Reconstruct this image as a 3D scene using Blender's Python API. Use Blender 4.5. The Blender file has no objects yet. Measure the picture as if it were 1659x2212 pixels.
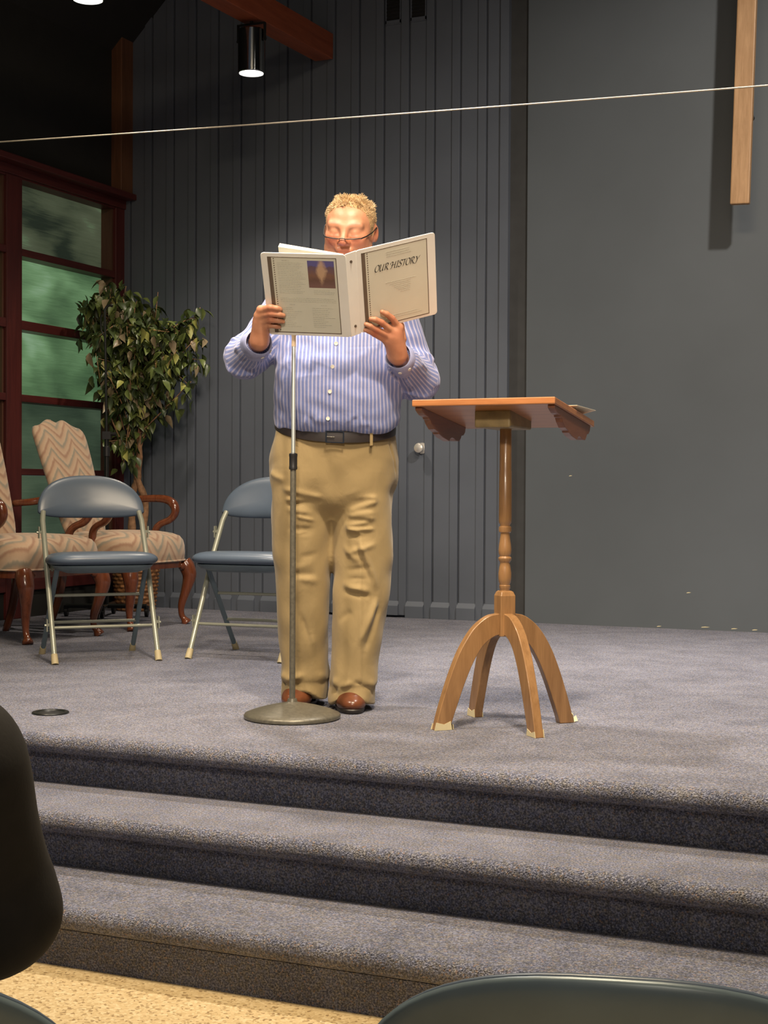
import bpy, math, random
import numpy as np
from mathutils import Vector, Matrix
R = math.radians
C = bpy.context.scene.collection
SC = bpy.context.scene
YAW = R(23.6)
SZ = 0.465                                   # stage height above the hall floor

# ------------------------------------------------------------------ camera
cd = bpy.data.cameras.new('camera'); cam = bpy.data.objects.new('camera', cd); C.objects.link(cam)
cd.sensor_fit = 'HORIZONTAL'; cd.sensor_width = 36.0; cd.lens = 36.0 * 3200 / 1659
cam.matrix_world = (Matrix.Translation((0, 0, 1.205)) @ Matrix.Rotation(YAW, 4, 'Z')
                    @ Matrix.Rotation(math.pi / 2 - 0.0144, 4, 'X') @ Matrix.Rotation(0.005, 4, 'Z'))
cd.clip_start = 0.05
SC.camera = cam
# ------------------------------------------------------------------ light
SC.view_settings.view_transform = 'Standard'; SC.view_settings.look = 'None'
SC.view_settings.exposure = 0.0; SC.view_settings.gamma = 1.0; SC.view_settings.use_curve_mapping = False
w = bpy.data.worlds.new('world'); SC.world = w; w.use_nodes = True
w.node_tree.nodes['Background'].inputs[0].default_value = (0.70, 0.80, 1.0, 1)
w.node_tree.nodes['Background'].inputs[1].default_value = 0.09

def spot(name, loc, target, power, color, size_deg=70, blend=0.6, radius=0.06):
    l = bpy.data.lights.new(name, 'SPOT'); l.energy = power; l.color = color
    l.spot_size = R(size_deg); l.spot_blend = blend; l.shadow_soft_size = radius
    o = bpy.data.objects.new(name, l); C.objects.link(o); o.location = loc
    o.rotation_euler = (Vector(target) - Vector(loc)).to_track_quat('-Z', 'Y').to_euler()
    return o
WARM = (1.0, 0.83, 0.64)
spot('stage_spot_front', (-0.7, 2.5, 4.6), (-1.9, 4.6, 1.0), 500, WARM, 60, 0.9, .10)
spot('stage_spot_left', (-3.3, 2.5, 4.4), (-2.0, 4.7, 0.9), 430, WARM, 58, 0.9, .12)
spot('stage_spot_top', (-2.9, 4.9, 4.7), (-1.2, 4.4, 0.5), 640, (1, .90, .80), 84, 0.8, .10)
spot('stage_spot_back', (-0.7, 5.7, 4.9), (-0.8, 5.9, 0), 640, (1, .91, .82), 66, 0.9, .10)
spot('wall_spot', (0.6, 4.2, 4.9), (-1.3, 7.9, 1.6), 760, (1, .90, .78), 72, 1.0, .10)
spot('hall_spot_rear', (0.2, -1.5, 4.0), (-2.2, 5.2, 1.5), 800, (1, .84, .68), 34, 1.0, .25)
def area(name, loc, target, power, size, color):
    al = bpy.data.lights.new(name, 'AREA'); al.energy = power; al.size = size; al.color = color
    ao = bpy.data.objects.new(name, al); C.objects.link(ao); ao.location = loc
    ao.rotation_euler = (Vector(target) - Vector(loc)).to_track_quat('-Z', 'Y').to_euler()
area('hall_light', (-0.9, 2.5, 4.5), (-1.2, 2.3, 0), 190, 1.2, (1, .80, .54))
area('hall_light_back', (1.2, -1.3, 3.4), (-.2, 1.2, .2), 38, 1.2, (1, .84, .64))

# ------------------------------------------------------------------ material helpers
def srgb(r, g, b):
    f = lambda c: (c / 255 / 12.92) if c / 255 <= .04045 else ((c / 255 + .055) / 1.055) ** 2.4
    return (f(r), f(g), f(b), 1)

class NT:
    def __init__(s, name):
        s.m = bpy.data.materials.new(name); s.m.use_nodes = True
        s.t = s.m.node_tree; s.b = s.t.nodes['Principled BSDF']
    def n(s, typ, **kw):
        nd = s.t.nodes.new('ShaderNode' + typ)
        for k, v in kw.items(): setattr(nd, k, v)
        return nd
    def l(s, a, b): s.t.links.new(a, b)
    def val(s, sock, v):
        if hasattr(v, 'is_output'): s.l(v, sock)
        else: sock.default_value = v
    def math(s, op, a, b=0.0, c=None):
        nd = s.n('Math', operation=op); s.val(nd.inputs[0], a); s.val(nd.inputs[1], b)
        if c is not None: s.val(nd.inputs[2], c)
        return nd.outputs[0]
    def ramp(s, fac, stops, interp='LINEAR'):
        nd = s.n('ValToRGB'); cr = nd.color_ramp; cr.interpolation = interp
        while len(cr.elements) < len(stops): cr.elements.new(0.5)
        for e, (p, c) in zip(cr.elements, stops): e.position = p; e.color = c if len(c) == 4 else (*c, 1)
        s.l(fac, nd.inputs[0]); return nd.outputs[0]
    def obj(s, scale=(1, 1, 1)):
        tc = s.n('TexCoord'); mp = s.n('Mapping'); mp.inputs['Scale'].default_value = scale
        s.l(tc.outputs['Object'], mp.inputs['Vector']); return mp.outputs['Vector']
    def noise(s, vec, scale, detail=3, rough=.5, dist=0):
        nd = s.n('TexNoise'); nd.inputs['Scale'].default_value = scale; nd.inputs['Detail'].default_value = detail
        nd.inputs['Roughness'].default_value = rough; nd.inputs['Distortion'].default_value = dist
        s.l(vec, nd.inputs['Vector']); return nd.outputs['Fac']
    def mix(s, fac, a, b):
        nd = s.n('Mix', data_type='RGBA'); s.val(nd.inputs[0], fac); s.val(nd.inputs[6], a); s.val(nd.inputs[7], b)
        return nd.outputs[2]
    def bump(s, h, strength=.3, dist=.002):
        nd = s.n('Bump'); nd.inputs['Strength'].default_value = strength; nd.inputs['Distance'].default_value = dist
        s.l(h, nd.inputs['Height']); s.l(nd.outputs[0], s.b.inputs['Normal'])
    def set(s, color=None, rough=None, metal=None, **kw):
        if color is not None: s.val(s.b.inputs['Base Color'], color)
        if rough is not None: s.val(s.b.inputs['Roughness'], rough)
        if metal is not None: s.val(s.b.inputs['Metallic'], metal)
        for k, v in kw.items(): s.val(s.b.inputs[k.replace('_', ' ')], v)
        return s

def plain(name, col, rough=.5, metal=0, var=.12, scale=12, bump=0, bscale=200, **kw):
    m = NT(name); v = m.obj()
    f = m.noise(v, scale, 4)
    c = tuple(col[:3])
    lo = tuple(x * (1 - var) for x in c) + (1,); hi = tuple(min(1, x * (1 + var)) for x in c) + (1,)
    m.set(m.ramp(f, [(.3, lo), (.7, hi)]), rough, metal, **kw)
    if bump: m.bump(m.noise(v, bscale, 2), bump, .001)
    return m.m

def wood(name, c1, c2, axis=2, rough=.35, scale=1.0, coat=0.0):
    m = NT(name); s = [14 * scale] * 3; s[axis] = 1.2 * scale
    v = m.obj(tuple(s)); f = m.noise(v, 2.2, 5, .6, .6)
    f2 = m.noise(m.obj(tuple(x * 5 for x in s)), 3, 3)
    ff = m.math('ADD', m.math('MULTIPLY', f, .75), m.math('MULTIPLY', f2, .25))
    m.set(m.ramp(ff, [(.32, c1), (.66, c2)]), rough)
    m.b.inputs['Coat Weight'].default_value = coat; m.b.inputs['Coat Roughness'].default_value = .12
    m.bump(ff, .08, .001)
    return m.m

M = {}
M['wall'] = plain('slate_paint', (.096, .110, .138), .62, var=.08, scale=2.5, bump=.06, bscale=120)
M['wall_smooth'] = plain('slate_paint_smooth', (.092, .106, .120), .55, var=.10, scale=1.1, bump=.05, bscale=60)
M['reveal'] = plain('near_black_slot_shade', (.040, .041, .042), .7)  # darkness of the shaded slot put into the base colour
M['dark_gap'] = plain('dark_gap', (.012, .012, .014), .9)
M['dark_wall'] = plain('charcoal_paint', (.014, .0135, .012), .8)
M['ceiling'] = plain('dark_ceiling', (.010, .0095, .009), .8)
M['red_wood'] = wood('red_stained_wood', (.058, .0095, .0095, 1), (.105, .020, .017, 1), 1, .45)
M['red_wood_v'] = wood('red_stained_post', (.058, .0095, .0095, 1), (.105, .020, .017, 1), 2, .45)
M['brown_reveal'] = wood('brown_reveal', (.075, .030, .018, 1), (.11, .048, .028, 1), 2, .5)
M['beam_wood'] = wood('beam_wood', (.20, .042, .016, 1), (.33, .080, .032, 1), 1, .45)
M['corner_wood'] = wood('corner_wood', (.10, .042, .018, 1), (.17, .07, .032, 1), 2, .5)
M['oak'] = wood('oak_board', (.33, .185, .085, 1), (.50, .30, .155, 1), 2, .5, 1.6)
M['lectern'] = wood('golden_wood', (.215, .112, .045, 1), (.36, .200, .086, 1), 2, .33, 1.2, .25)
M['lectern_h'] = wood('golden_wood_top', (.34, .13, .045, 1), (.50, .21, .08, 1), 0, .30, 1.2, .3)
M['lectern_dark'] = wood('red_brown_bracket', (.13, .045, .022, 1), (.22, .085, .042, 1), 1, .35, 1.2, .2)
M['lectern_block'] = plain('olive_wood_block', (.22, .165, .075), .45, var=.25, scale=25)
M['mahogany'] = wood('mahogany', (.085, .021, .008, 1), (.18, .052, .020, 1), 2, .22, 1.5, .6)
M['chrome'] = plain('chrome', (.80, .86, .84), .42, .85, var=.05)
M['can_metal'] = plain('polished_can', (.30, .31, .31), .12, 1, var=.05)
M['stand_paint'] = plain('hammered_grey_paint', (.145, .135, .105), .38, .35, var=.18, scale=90, bump=.15, bscale=300)
M['black_plastic'] = plain('black_plastic', (.016, .016, .017), .4)
M['black_metal'] = plain('black_metal', (.014, .015, .014), .35, .3)
M['beige_plastic'] = plain('beige_plastic', (.55, .43, .30), .5)
M['chair_metal'] = plain('grey_beige_enamel', (.30, .31, .25), .30, .25, var=.08)
M['vinyl'] = plain('blue_grey_vinyl', (.080, .108, .150), .36, var=.06, scale=8, bump=.05, bscale=500)
M['shell'] = plain('grey_green_enamel', (.130, .175, .200), .34, .15, var=.08)
M['rubber'] = plain('tan_rubber', (.42, .35, .20), .6)
M['tape'] = plain('cream_tape', (.66, .58, .36), .55)
M['paper'] = plain('paper', (.82, .77, .60), .7, var=.03)
M['binder_white'] = plain('white_vinyl', (.80, .81, .77), .32, var=.03)
M['print_sheet'] = plain('printed_sheet', (.64, .65, .55), .35, var=.03)
M['print_brown'] = plain('print_brown', (.13, .10, .075), .45)
M['print_grey'] = plain('print_grey', (.44, .45, .39), .45)
M['print_ink'] = plain('print_ink', (.055, .060, .055), .45)
M['button'] = plain('shirt_button', (.72, .68, .58), .3)
M['leather'] = plain('brown_leather', (.125, .042, .018), .28, var=.35, scale=18, bump=.05)
M['sole'] = plain('dark_sole', (.022, .018, .016), .5)
M['belt'] = plain('dark_belt_leather', (.022, .017, .017), .42)
M['jacket'] = plain('black_fleece', (.0085, .0075, .007), .85, var=.25, scale=40, bump=.2, bscale=260)
M['lens'] = None
M['wire'] = plain('pale_cable', (.46, .41, .33), .5, .2)
M['white_porcelain'] = plain('satin_steel', (.80, .76, .70), .28, .6)
M['bark'] = plain('ficus_bark', (.34, .185, .095), .75, var=.35, scale=40, bump=.4, bscale=90)
M['soil'] = plain('moss', (.05, .045, .025), .9)

def carpet(name):
    m = NT(name); v = m.obj()
    f = m.noise(v, 210, 3, .75); g = m.noise(v, 7, 3); t = m.noise(v, 75, 3, .7)
    ff = m.math('ADD', m.math('MULTIPLY', f, .86), m.math('MULTIPLY', g, .14))
    blue = m.ramp(ff, [(.38, (.030, .037, .066, 1)), (.50, (.128, .138, .205, 1)), (.60, (.315, .330, .430, 1))])
    tan = m.ramp(ff, [(.38, (.036, .034, .038, 1)), (.50, (.145, .140, .148, 1)), (.60, (.325, .310, .305, 1))])
    col = m.mix(m.ramp(t, [(.44, (0, 0, 0, 1)), (.58, (1, 1, 1, 1))]), blue, tan)
    vo = m.n('TexVoronoi'); vo.inputs['Scale'].default_value = 240; m.l(v, vo.inputs['Vector'])
    sep = m.n('SeparateColor'); m.l(vo.outputs['Color'], sep.inputs[0])
    sp = m.ramp(sep.outputs[0], [(.955, (0, 0, 0, 1)), (.965, (1, 1, 1, 1))])
    m.set(m.mix(m.math('MULTIPLY', sp, .42), col, (.44, .27, .15, 1)), .95)
    m.b.inputs['Sheen Weight'].default_value = .15; m.b.inputs['Sheen Roughness'].default_value = .6; m.b.inputs['Sheen Tint'].default_value = (.8, .82, 1, 1)
    m.bump(m.math('ADD', m.noise(v, 300, 2, .7), m.math('MULTIPLY', vo.outputs['Distance'], .7)), .9, .007)
    return m.m
M['carpet'] = carpet('blue_grey_carpet')

def terrazzo():
    m = NT('speckled_vinyl'); v = m.obj()
    vo = m.n('TexVoronoi'); vo.inputs['Scale'].default_value = 150; m.l(v, vo.inputs['Vector'])
    sep = m.n('SeparateColor'); m.l(vo.outputs['Color'], sep.inputs[0])
    col = m.ramp(sep.outputs[0], [(.0, (.30, .20, .095, 1)), (.10, (.42, .30, .15, 1)), (.20, (.58, .43, .22, 1)), (.75, (.66, .51, .28, 1)), (1, (.74, .60, .36, 1))])
    m.set(col, .3); return m.m
M['terrazzo'] = terrazzo()

def green_glass(name, stops, st):
    m = NT(name); v = m.obj()
    a = m.noise(m.obj((1, .8, 1.6)), 1.9, 2, .5, .4)
    b = m.noise(m.obj((1, 2.0, 34)), 2.0, 4, .6, 1.2)
    f = m.math('ADD', m.math('MULTIPLY', a, .88), m.math('MULTIPLY', b, .16))
    m.set((.03, .05, .035, 1), .12)
    m.l(m.ramp(f, stops), m.b.inputs['Emission Color']); m.b.inputs['Emission Strength'].default_value = st  # outdoor light behind the panes is put into the emission colour
    m.bump(b, .35, .004); return m.m
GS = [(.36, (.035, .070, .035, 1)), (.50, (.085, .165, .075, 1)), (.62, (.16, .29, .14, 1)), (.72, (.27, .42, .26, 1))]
M['glass_bright'] = green_glass('green_glass_glow', GS, .80)  # same glass, stronger painted glow for the middle rows
M['glass_dim'] = green_glass('green_glass_glow_dim', [(.38, (.022, .036, .024, 1)), (.55, (.050, .078, .048, 1)), (.70, (.085, .125, .075, 1))], .75)  # same glass, weaker painted glow for the lower rows
M['glass_top'] = green_glass('green_glass_glow_eave_shade', [(.40, (.014, .020, .014, 1)), (.50, (.060, .072, .042, 1)), (.60, (.085, .10, .06, 1)), (.72, (.17, .29, .15, 1))], .75)  # top row: shade of the eave outside put into the glow colour

def upholstery():
    m = NT('flame_stitch_fabric'); tc = m.n('TexCoord'); sx = m.n('SeparateXYZ'); m.l(tc.outputs['Object'], sx.inputs[0])
    nz = m.noise(tc.outputs['Object'], 9, 2)
    x = m.math('ADD', sx.outputs[0], m.math('MULTIPLY', nz, .03))
    tri = m.math('PINGPONG', m.math('ADD', x, 3.03), .100)
    tri = m.math('SUBTRACT', 1.0, m.math('POWER', m.math('DIVIDE', tri, .100), 1.25))
    vv = m.math('ADD', m.math('ADD', sx.outputs[2], sx.outputs[1]), m.math('MULTIPLY', tri, .135))
    fz = m.noise(m.obj((120, 40, 8)), 1.0, 2)
    vv = m.math('ADD', vv, m.math('MULTIPLY', fz, .022))
    fr = m.math('FRACT', m.math('DIVIDE', m.math('ADD', vv, 5.0), .150))
    base = (.47, .315, .205, 1); pale = (.50, .36, .245, 1); teal = (.27, .235, .18, 1); brown = (.335, .195, .125, 1)
    col = m.ramp(fr, [(.0, base), (.16, teal), (.22, (.28, .25, .19, 1)), (.30, pale), (.52, base), (.64, brown), (.70, (.36, .21, .135, 1)), (.80, pale), (1, base)])
    m.set(col, .85); m.b.inputs['Sheen Weight'].default_value = .3
    m.bump(m.noise(m.obj((300, 300, 300)), 1, 2), .2, .001); return m.m
M['flame'] = upholstery()

def shirt_mat():
    m = NT('striped_shirt_cotton'); at = m.n('Attribute', attribute_name='stripe')
    ph = m.math('FRACT', m.math('MULTIPLY', at.outputs['Fac'], 82.0))
    bl = (.125, .175, .42, 1); wh = (.43, .425, .59, 1)
    col = m.ramp(ph, [(.0, bl), (.50, bl), (.64, wh), (.86, wh), (1.0, bl)])
    f = m.noise(m.obj(), 700, 1)
    m.set(m.mix(.16, col, m.ramp(f, [(.3, bl), (.7, wh)])), .8)
    m.b.inputs['Sheen Weight'].default_value = .2
    m.bump(m.noise(m.obj(), 38, 3, .6), .22, .006); return m.m
M['shirt'] = shirt_mat()
M['cuff'] = plain('plain_cuff_cotton', (.30, .33, .54), .8, var=.1, scale=60)

def trousers_mat():
    m = NT('khaki_twill'); v = m.obj()
    f = m.noise(v, 5, 4)
    m.set(m.ramp(f, [(.3, (.262, .190, .084, 1)), (.7, (.325, .238, .110, 1))]), .82)
    m.b.inputs['Sheen Weight'].default_value = .15
    m.bump(m.noise(m.obj((1, 1, .5)), 26, 4, .55, .4), .25, .01); return m.m
M['khaki'] = trousers_mat()

def skin_mat():
    m = NT('skin'); v = m.obj(); f = m.noise(v, 45, 4)
    base = m.ramp(f, [(.3, (.44, .200, .114, 1)), (.7, (.505, .245, .146, 1))])
    red = m.n('Attribute', attribute_name='redness'); hr = m.n('Attribute', attribute_name='scalp'); dk = m.n('Attribute', attribute_name='brow')
    c = m.mix(m.math('MULTIPLY', red.outputs['Fac'], .75), base, (.42, .095, .052, 1))
    c = m.mix(hr.outputs['Fac'], c, (.45, .28, .14, 1))
    c = m.mix(m.math('MULTIPLY', dk.outputs['Fac'], .7), c, (.24, .095, .05, 1))
    m.set(c, .45); m.b.inputs['Subsurface Weight'].default_value = .08
    m.b.inputs['Subsurface Radius'].default_value = (.01, .004, .002)
    m.bump(m.noise(v, 160, 3), .12, .002); return m.m
M['skin'] = skin_mat()
M['hair'] = plain('white_blond_hair', (.54, .39, .215), .55, var=.2, scale=60)

def leaf_mat(name, a, b):
    m = NT(name); f = m.noise(m.obj(), 30, 2)
    m.set(m.ramp(f, [(.3, a), (.7, b)]), .38); return m.m
M['leaf'] = [leaf_mat('leaf_dark', (.028, .044, .014, 1), (.055, .080, .024, 1)),
             leaf_mat('leaf_mid', (.080, .110, .030, 1), (.135, .17, .045, 1)),
             leaf_mat('leaf_yellow', (.28, .29, .07, 1), (.42, .41, .13, 1)),
             leaf_mat('leaf_tan', (.22, .17, .10, 1), (.30, .24, .15, 1))]
M['wicker'] = plain('wicker', (.26, .115, .042), .55, var=.4, scale=50)

def lens_mat():
    m = NT('spectacle_lens'); m.set((1, .93, .9, 1), .02); m.b.inputs['Transmission Weight'].default_value = 1.0
    m.b.inputs['IOR'].default_value = 1.05; return m.m
M['lens'] = lens_mat()

def emit(name, col, st):
    m = NT(name); m.set((.8, .8, .8, 1), .5); m.b.inputs['Emission Color'].default_value = col; m.b.inputs['Emission Strength'].default_value = st
    return m.m
M['lamp_glow'] = emit('lamp_glow', (1, .95, .85, 1), 6)

def picture_mat():
    m = NT('printed_picture'); tc = m.n('TexCoord'); sx = m.n('SeparateXYZ'); m.l(tc.outputs['UV'], sx.inputs[0])
    u, v = sx.outputs[0], sx.outputs[1]
    n1 = m.noise(tc.outputs['UV'], 5, 5, .6)
    sky = m.ramp(m.math('ADD', v, m.math('MULTIPLY', n1, .35)), [(.45, (.14, .075, .06, 1)), (.62, (.20, .10, .07, 1)), (.95, (.12, .08, .13, 1)), (1.1, (.11, .10, .30, 1))])
    dx = m.math('ABSOLUTE', m.math('SUBTRACT', u, m.math('ADD', .5, m.math('MULTIPLY', m.math('SUBTRACT', n1, .5), .25))))
    d2 = m.math('MULTIPLY', m.math('ABSOLUTE', m.math('SUBTRACT', v, .62)), .42)
    pl = m.ramp(m.math('ADD', dx, d2), [(.14, (1, 1, 1, 1)), (.27, (0, 0, 0, 1))])
    col = m.mix(m.math('MULTIPLY', pl, .75), sky, (.62, .42, .26, 1))
    fl = m.ramp(m.math('ADD', v, m.math('MULTIPLY', n1, .2)), [(.18, (1, 1, 1, 1)), (.36, (0, 0, 0, 1))])
    col = m.mix(m.math('MULTIPLY', fl, .7), col, (.20, .11, .10, 1))
    m.set(col, .4); return m.m
M['picture'] = picture_mat()

# ------------------------------------------------------------------ mesh helpers
class MB:
    def __init__(s): s.v = []; s.f = []; s.uv = None
    def add(s, vs, fs):
        o = len(s.v); s.v += [tuple(float(c) for c in v) for v in vs]; s.f += [tuple(i + o for i in f) for f in fs]; return s
    def box(s, x0, x1, y0, y1, z0, z1):
        return s.add([(x0, y0, z0), (x1, y0, z0), (x1, y1, z0), (x0, y1, z0), (x0, y0, z1), (x1, y0, z1), (x1, y1, z1), (x0, y1, z1)],
                     [(0, 3, 2, 1), (4, 5, 6, 7), (0, 1, 5, 4), (1, 2, 6, 5), (2, 3, 7, 6), (3, 0, 4, 7)])
    def rings(s, rings, closed=True, caps=True):
        n = len(rings[0]); vs = [p for r in rings for p in r]; fs = []
        for i in range(len(rings) - 1):
            for j in range(n if closed else n - 1):
                k = (j + 1) % n
                fs.append((i * n + j, i * n + k, (i + 1) * n + k, (i + 1) * n + j))
        if caps and closed:
            fs.append(tuple(reversed(range(n)))); fs.append(tuple((len(rings) - 1) * n + j for j in range(n)))
        return s.add(vs, fs)
    def tube(s, pts, rad, n=10, sx=1.0):
        pts = [Vector(p) for p in pts]
        if not hasattr(rad, '__len__'): rad = [rad] * len(pts)
        T = [(pts[min(i + 1, len(pts) - 1)] - pts[max(i - 1, 0)]).normalized() for i in range(len(pts))]
        up = Vector((0, 0, 1)) if abs(T[0].z) < .9 else Vector((1, 0, 0))
        A = T[0].cross(up).normalized(); rings = []
        for i, p in enumerate(pts):
            A = (A - T[i] * A.dot(T[i])).normalized(); B = T[i].cross(A)
            rings.append([p + A * math.cos(2 * math.pi * k / n) * rad[i] * sx + B * math.sin(2 * math.pi * k / n) * rad[i] for k in range(n)])
        return s.rings(rings)
    def lathe(s, prof, n=24, c=(0, 0, 0), ang0=0):
        rings = [[(c[0] + r * math.cos(ang0 + 2 * math.pi * k / n), c[1] + r * math.sin(ang0 + 2 * math.pi * k / n), c[2] + z) for k in range(n)] for r, z in prof]
        return s.rings(rings)
    def prism(s, poly, P0, U, V, N, t):
        P0, U, V, N = map(Vector, (P0, U, V, N)); n = len(poly)
        a = [P0 + U * u + V * v for u, v in poly]; b = [p + N * t for p in a]
        fs = [tuple(reversed(range(n))), tuple(range(n, 2 * n))] + [(i, (i + 1) % n, n + (i + 1) % n, n + i) for i in range(n)]
        return s.add(a + b, fs)

def spline(pts, n=6):
    """Catmull-Rom through points (tuples of any length)."""
    P = [np.array(p, float) for p in pts]; P = [2 * P[0] - P[1]] + P + [2 * P[-1] - P[-2]]; out = []
    for i in range(1, len(P) - 2):
        for k in range(n):
            t = k / n
            out.append(.5 * ((2 * P[i]) + (P[i + 1] - P[i - 1]) * t + (2 * P[i - 1] - 5 * P[i] + 4 * P[i + 1] - P[i + 2]) * t * t + (-P[i - 1] + 3 * P[i] - 3 * P[i + 1] + P[i + 2]) * t ** 3))
    out.append(P[-2]); return out

def mesh_obj(name, verts, faces, mat, parent=None, smooth=True, sharp=40):
    me = bpy.data.meshes.new(name); me.from_pydata(verts, [], faces); me.validate(clean_customdata=False)
    mats = mat if isinstance(mat, list) else [mat]
    for m_ in mats: me.materials.append(m_)
    if smooth:
        me.polygons.foreach_set('use_smooth', [True] * len(me.polygons))
        if sharp: me.set_sharp_from_angle(angle=R(sharp))
    o = bpy.data.objects.new(name, me); C.objects.link(o)
    if parent: o.parent = parent
    return o
def fixn(o):
    import bmesh
    bm = bmesh.new(); bm.from_mesh(o.data); bmesh.ops.recalc_face_normals(bm, faces=bm.faces); bm.to_mesh(o.data); bm.free()
def obj(name, mb, mat, parent=None, smooth=True, bevel=0, sharp=40):
    o = mesh_obj(name, mb.v, mb.f, mat, parent, smooth, sharp); fixn(o)
    if smooth and sharp: o.data.set_sharp_from_angle(angle=R(sharp))
    if bevel:
        b = o.modifiers.new('bevel', 'BEVEL'); b.width = bevel; b.segments = 2; b.limit_method = 'ANGLE'
    return o
def thing(name, label, cat, loc=(0, 0, 0), rz=0, group=None):
    o = bpy.data.objects.new(name, None); C.objects.link(o); o.empty_display_size = .1
    o.location = loc; o.rotation_euler = (0, 0, rz); tag(o, label, cat, group); return o
def tag(o, label, cat, group=None):
    o['label'] = label; o['category'] = cat
    if group: o['group'] = group
    return o
def struct(name, mb, mat, parent=None, **kw):
    o = obj(name, mb, mat, parent, **kw)
    if parent is None: o['kind'] = 'structure'
    return o
def dup(root, loc, rz, label, group=None):
    r = root.copy(); C.objects.link(r); r.location = loc; r.rotation_euler = (0, 0, rz); r['label'] = label
    if group: r['group'] = group
    for ch in list(root.children):
        c = ch.copy(); C.objects.link(c); c.parent = r
        for g in ch.children:
            d = g.copy(); C.objects.link(d); d.parent = c
    return r

def pad(outline, thick, place, center=(0, 0), rings=9, power=2.6, back=1.0):
    """A puffed cushion: outline = list of (u,v); place(u,v,t) -> xyz, t is the offset out of the pad's plane."""
    n = len(outline); rs = [math.sin(math.pi / 2 * i / rings) for i in range(1, rings + 1)]
    mb = MB(); vs = []; fs = []
    for side in (1, -1):
        for r in (rs if side == 1 else rs[:-1]):
            h = thick * max(0, 1 - r ** power) ** .5 * (side if side == 1 else -back)
            for (u, v) in outline:
                vs.append(place(center[0] + (u - center[0]) * r, center[1] + (v - center[1]) * r, h))
    nf = rings * n
    for i in range(rings - 1):
        for j in range(n): fs.append((i * n + j, (i + 1) * n + j, (i + 1) * n + (j + 1) % n, i * n + (j + 1) % n))
    for i in range(rings - 1):
        b = nf + i * n; nb = nf + (i + 1) * n if i < rings - 2 else (rings - 1) * n
        for j in range(n): fs.append((b + j, b + (j + 1) % n, nb + (j + 1) % n, nb + j))
    c0 = len(vs); vs.append(place(*center, thick)); c1 = len(vs); vs.append(place(*center, -thick * back))
    for j in range(n): fs.append((c0, j, (j + 1) % n)); fs.append((c1, nf + (j + 1) % n, nf + j))
    return mb.add(vs, fs)

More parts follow.
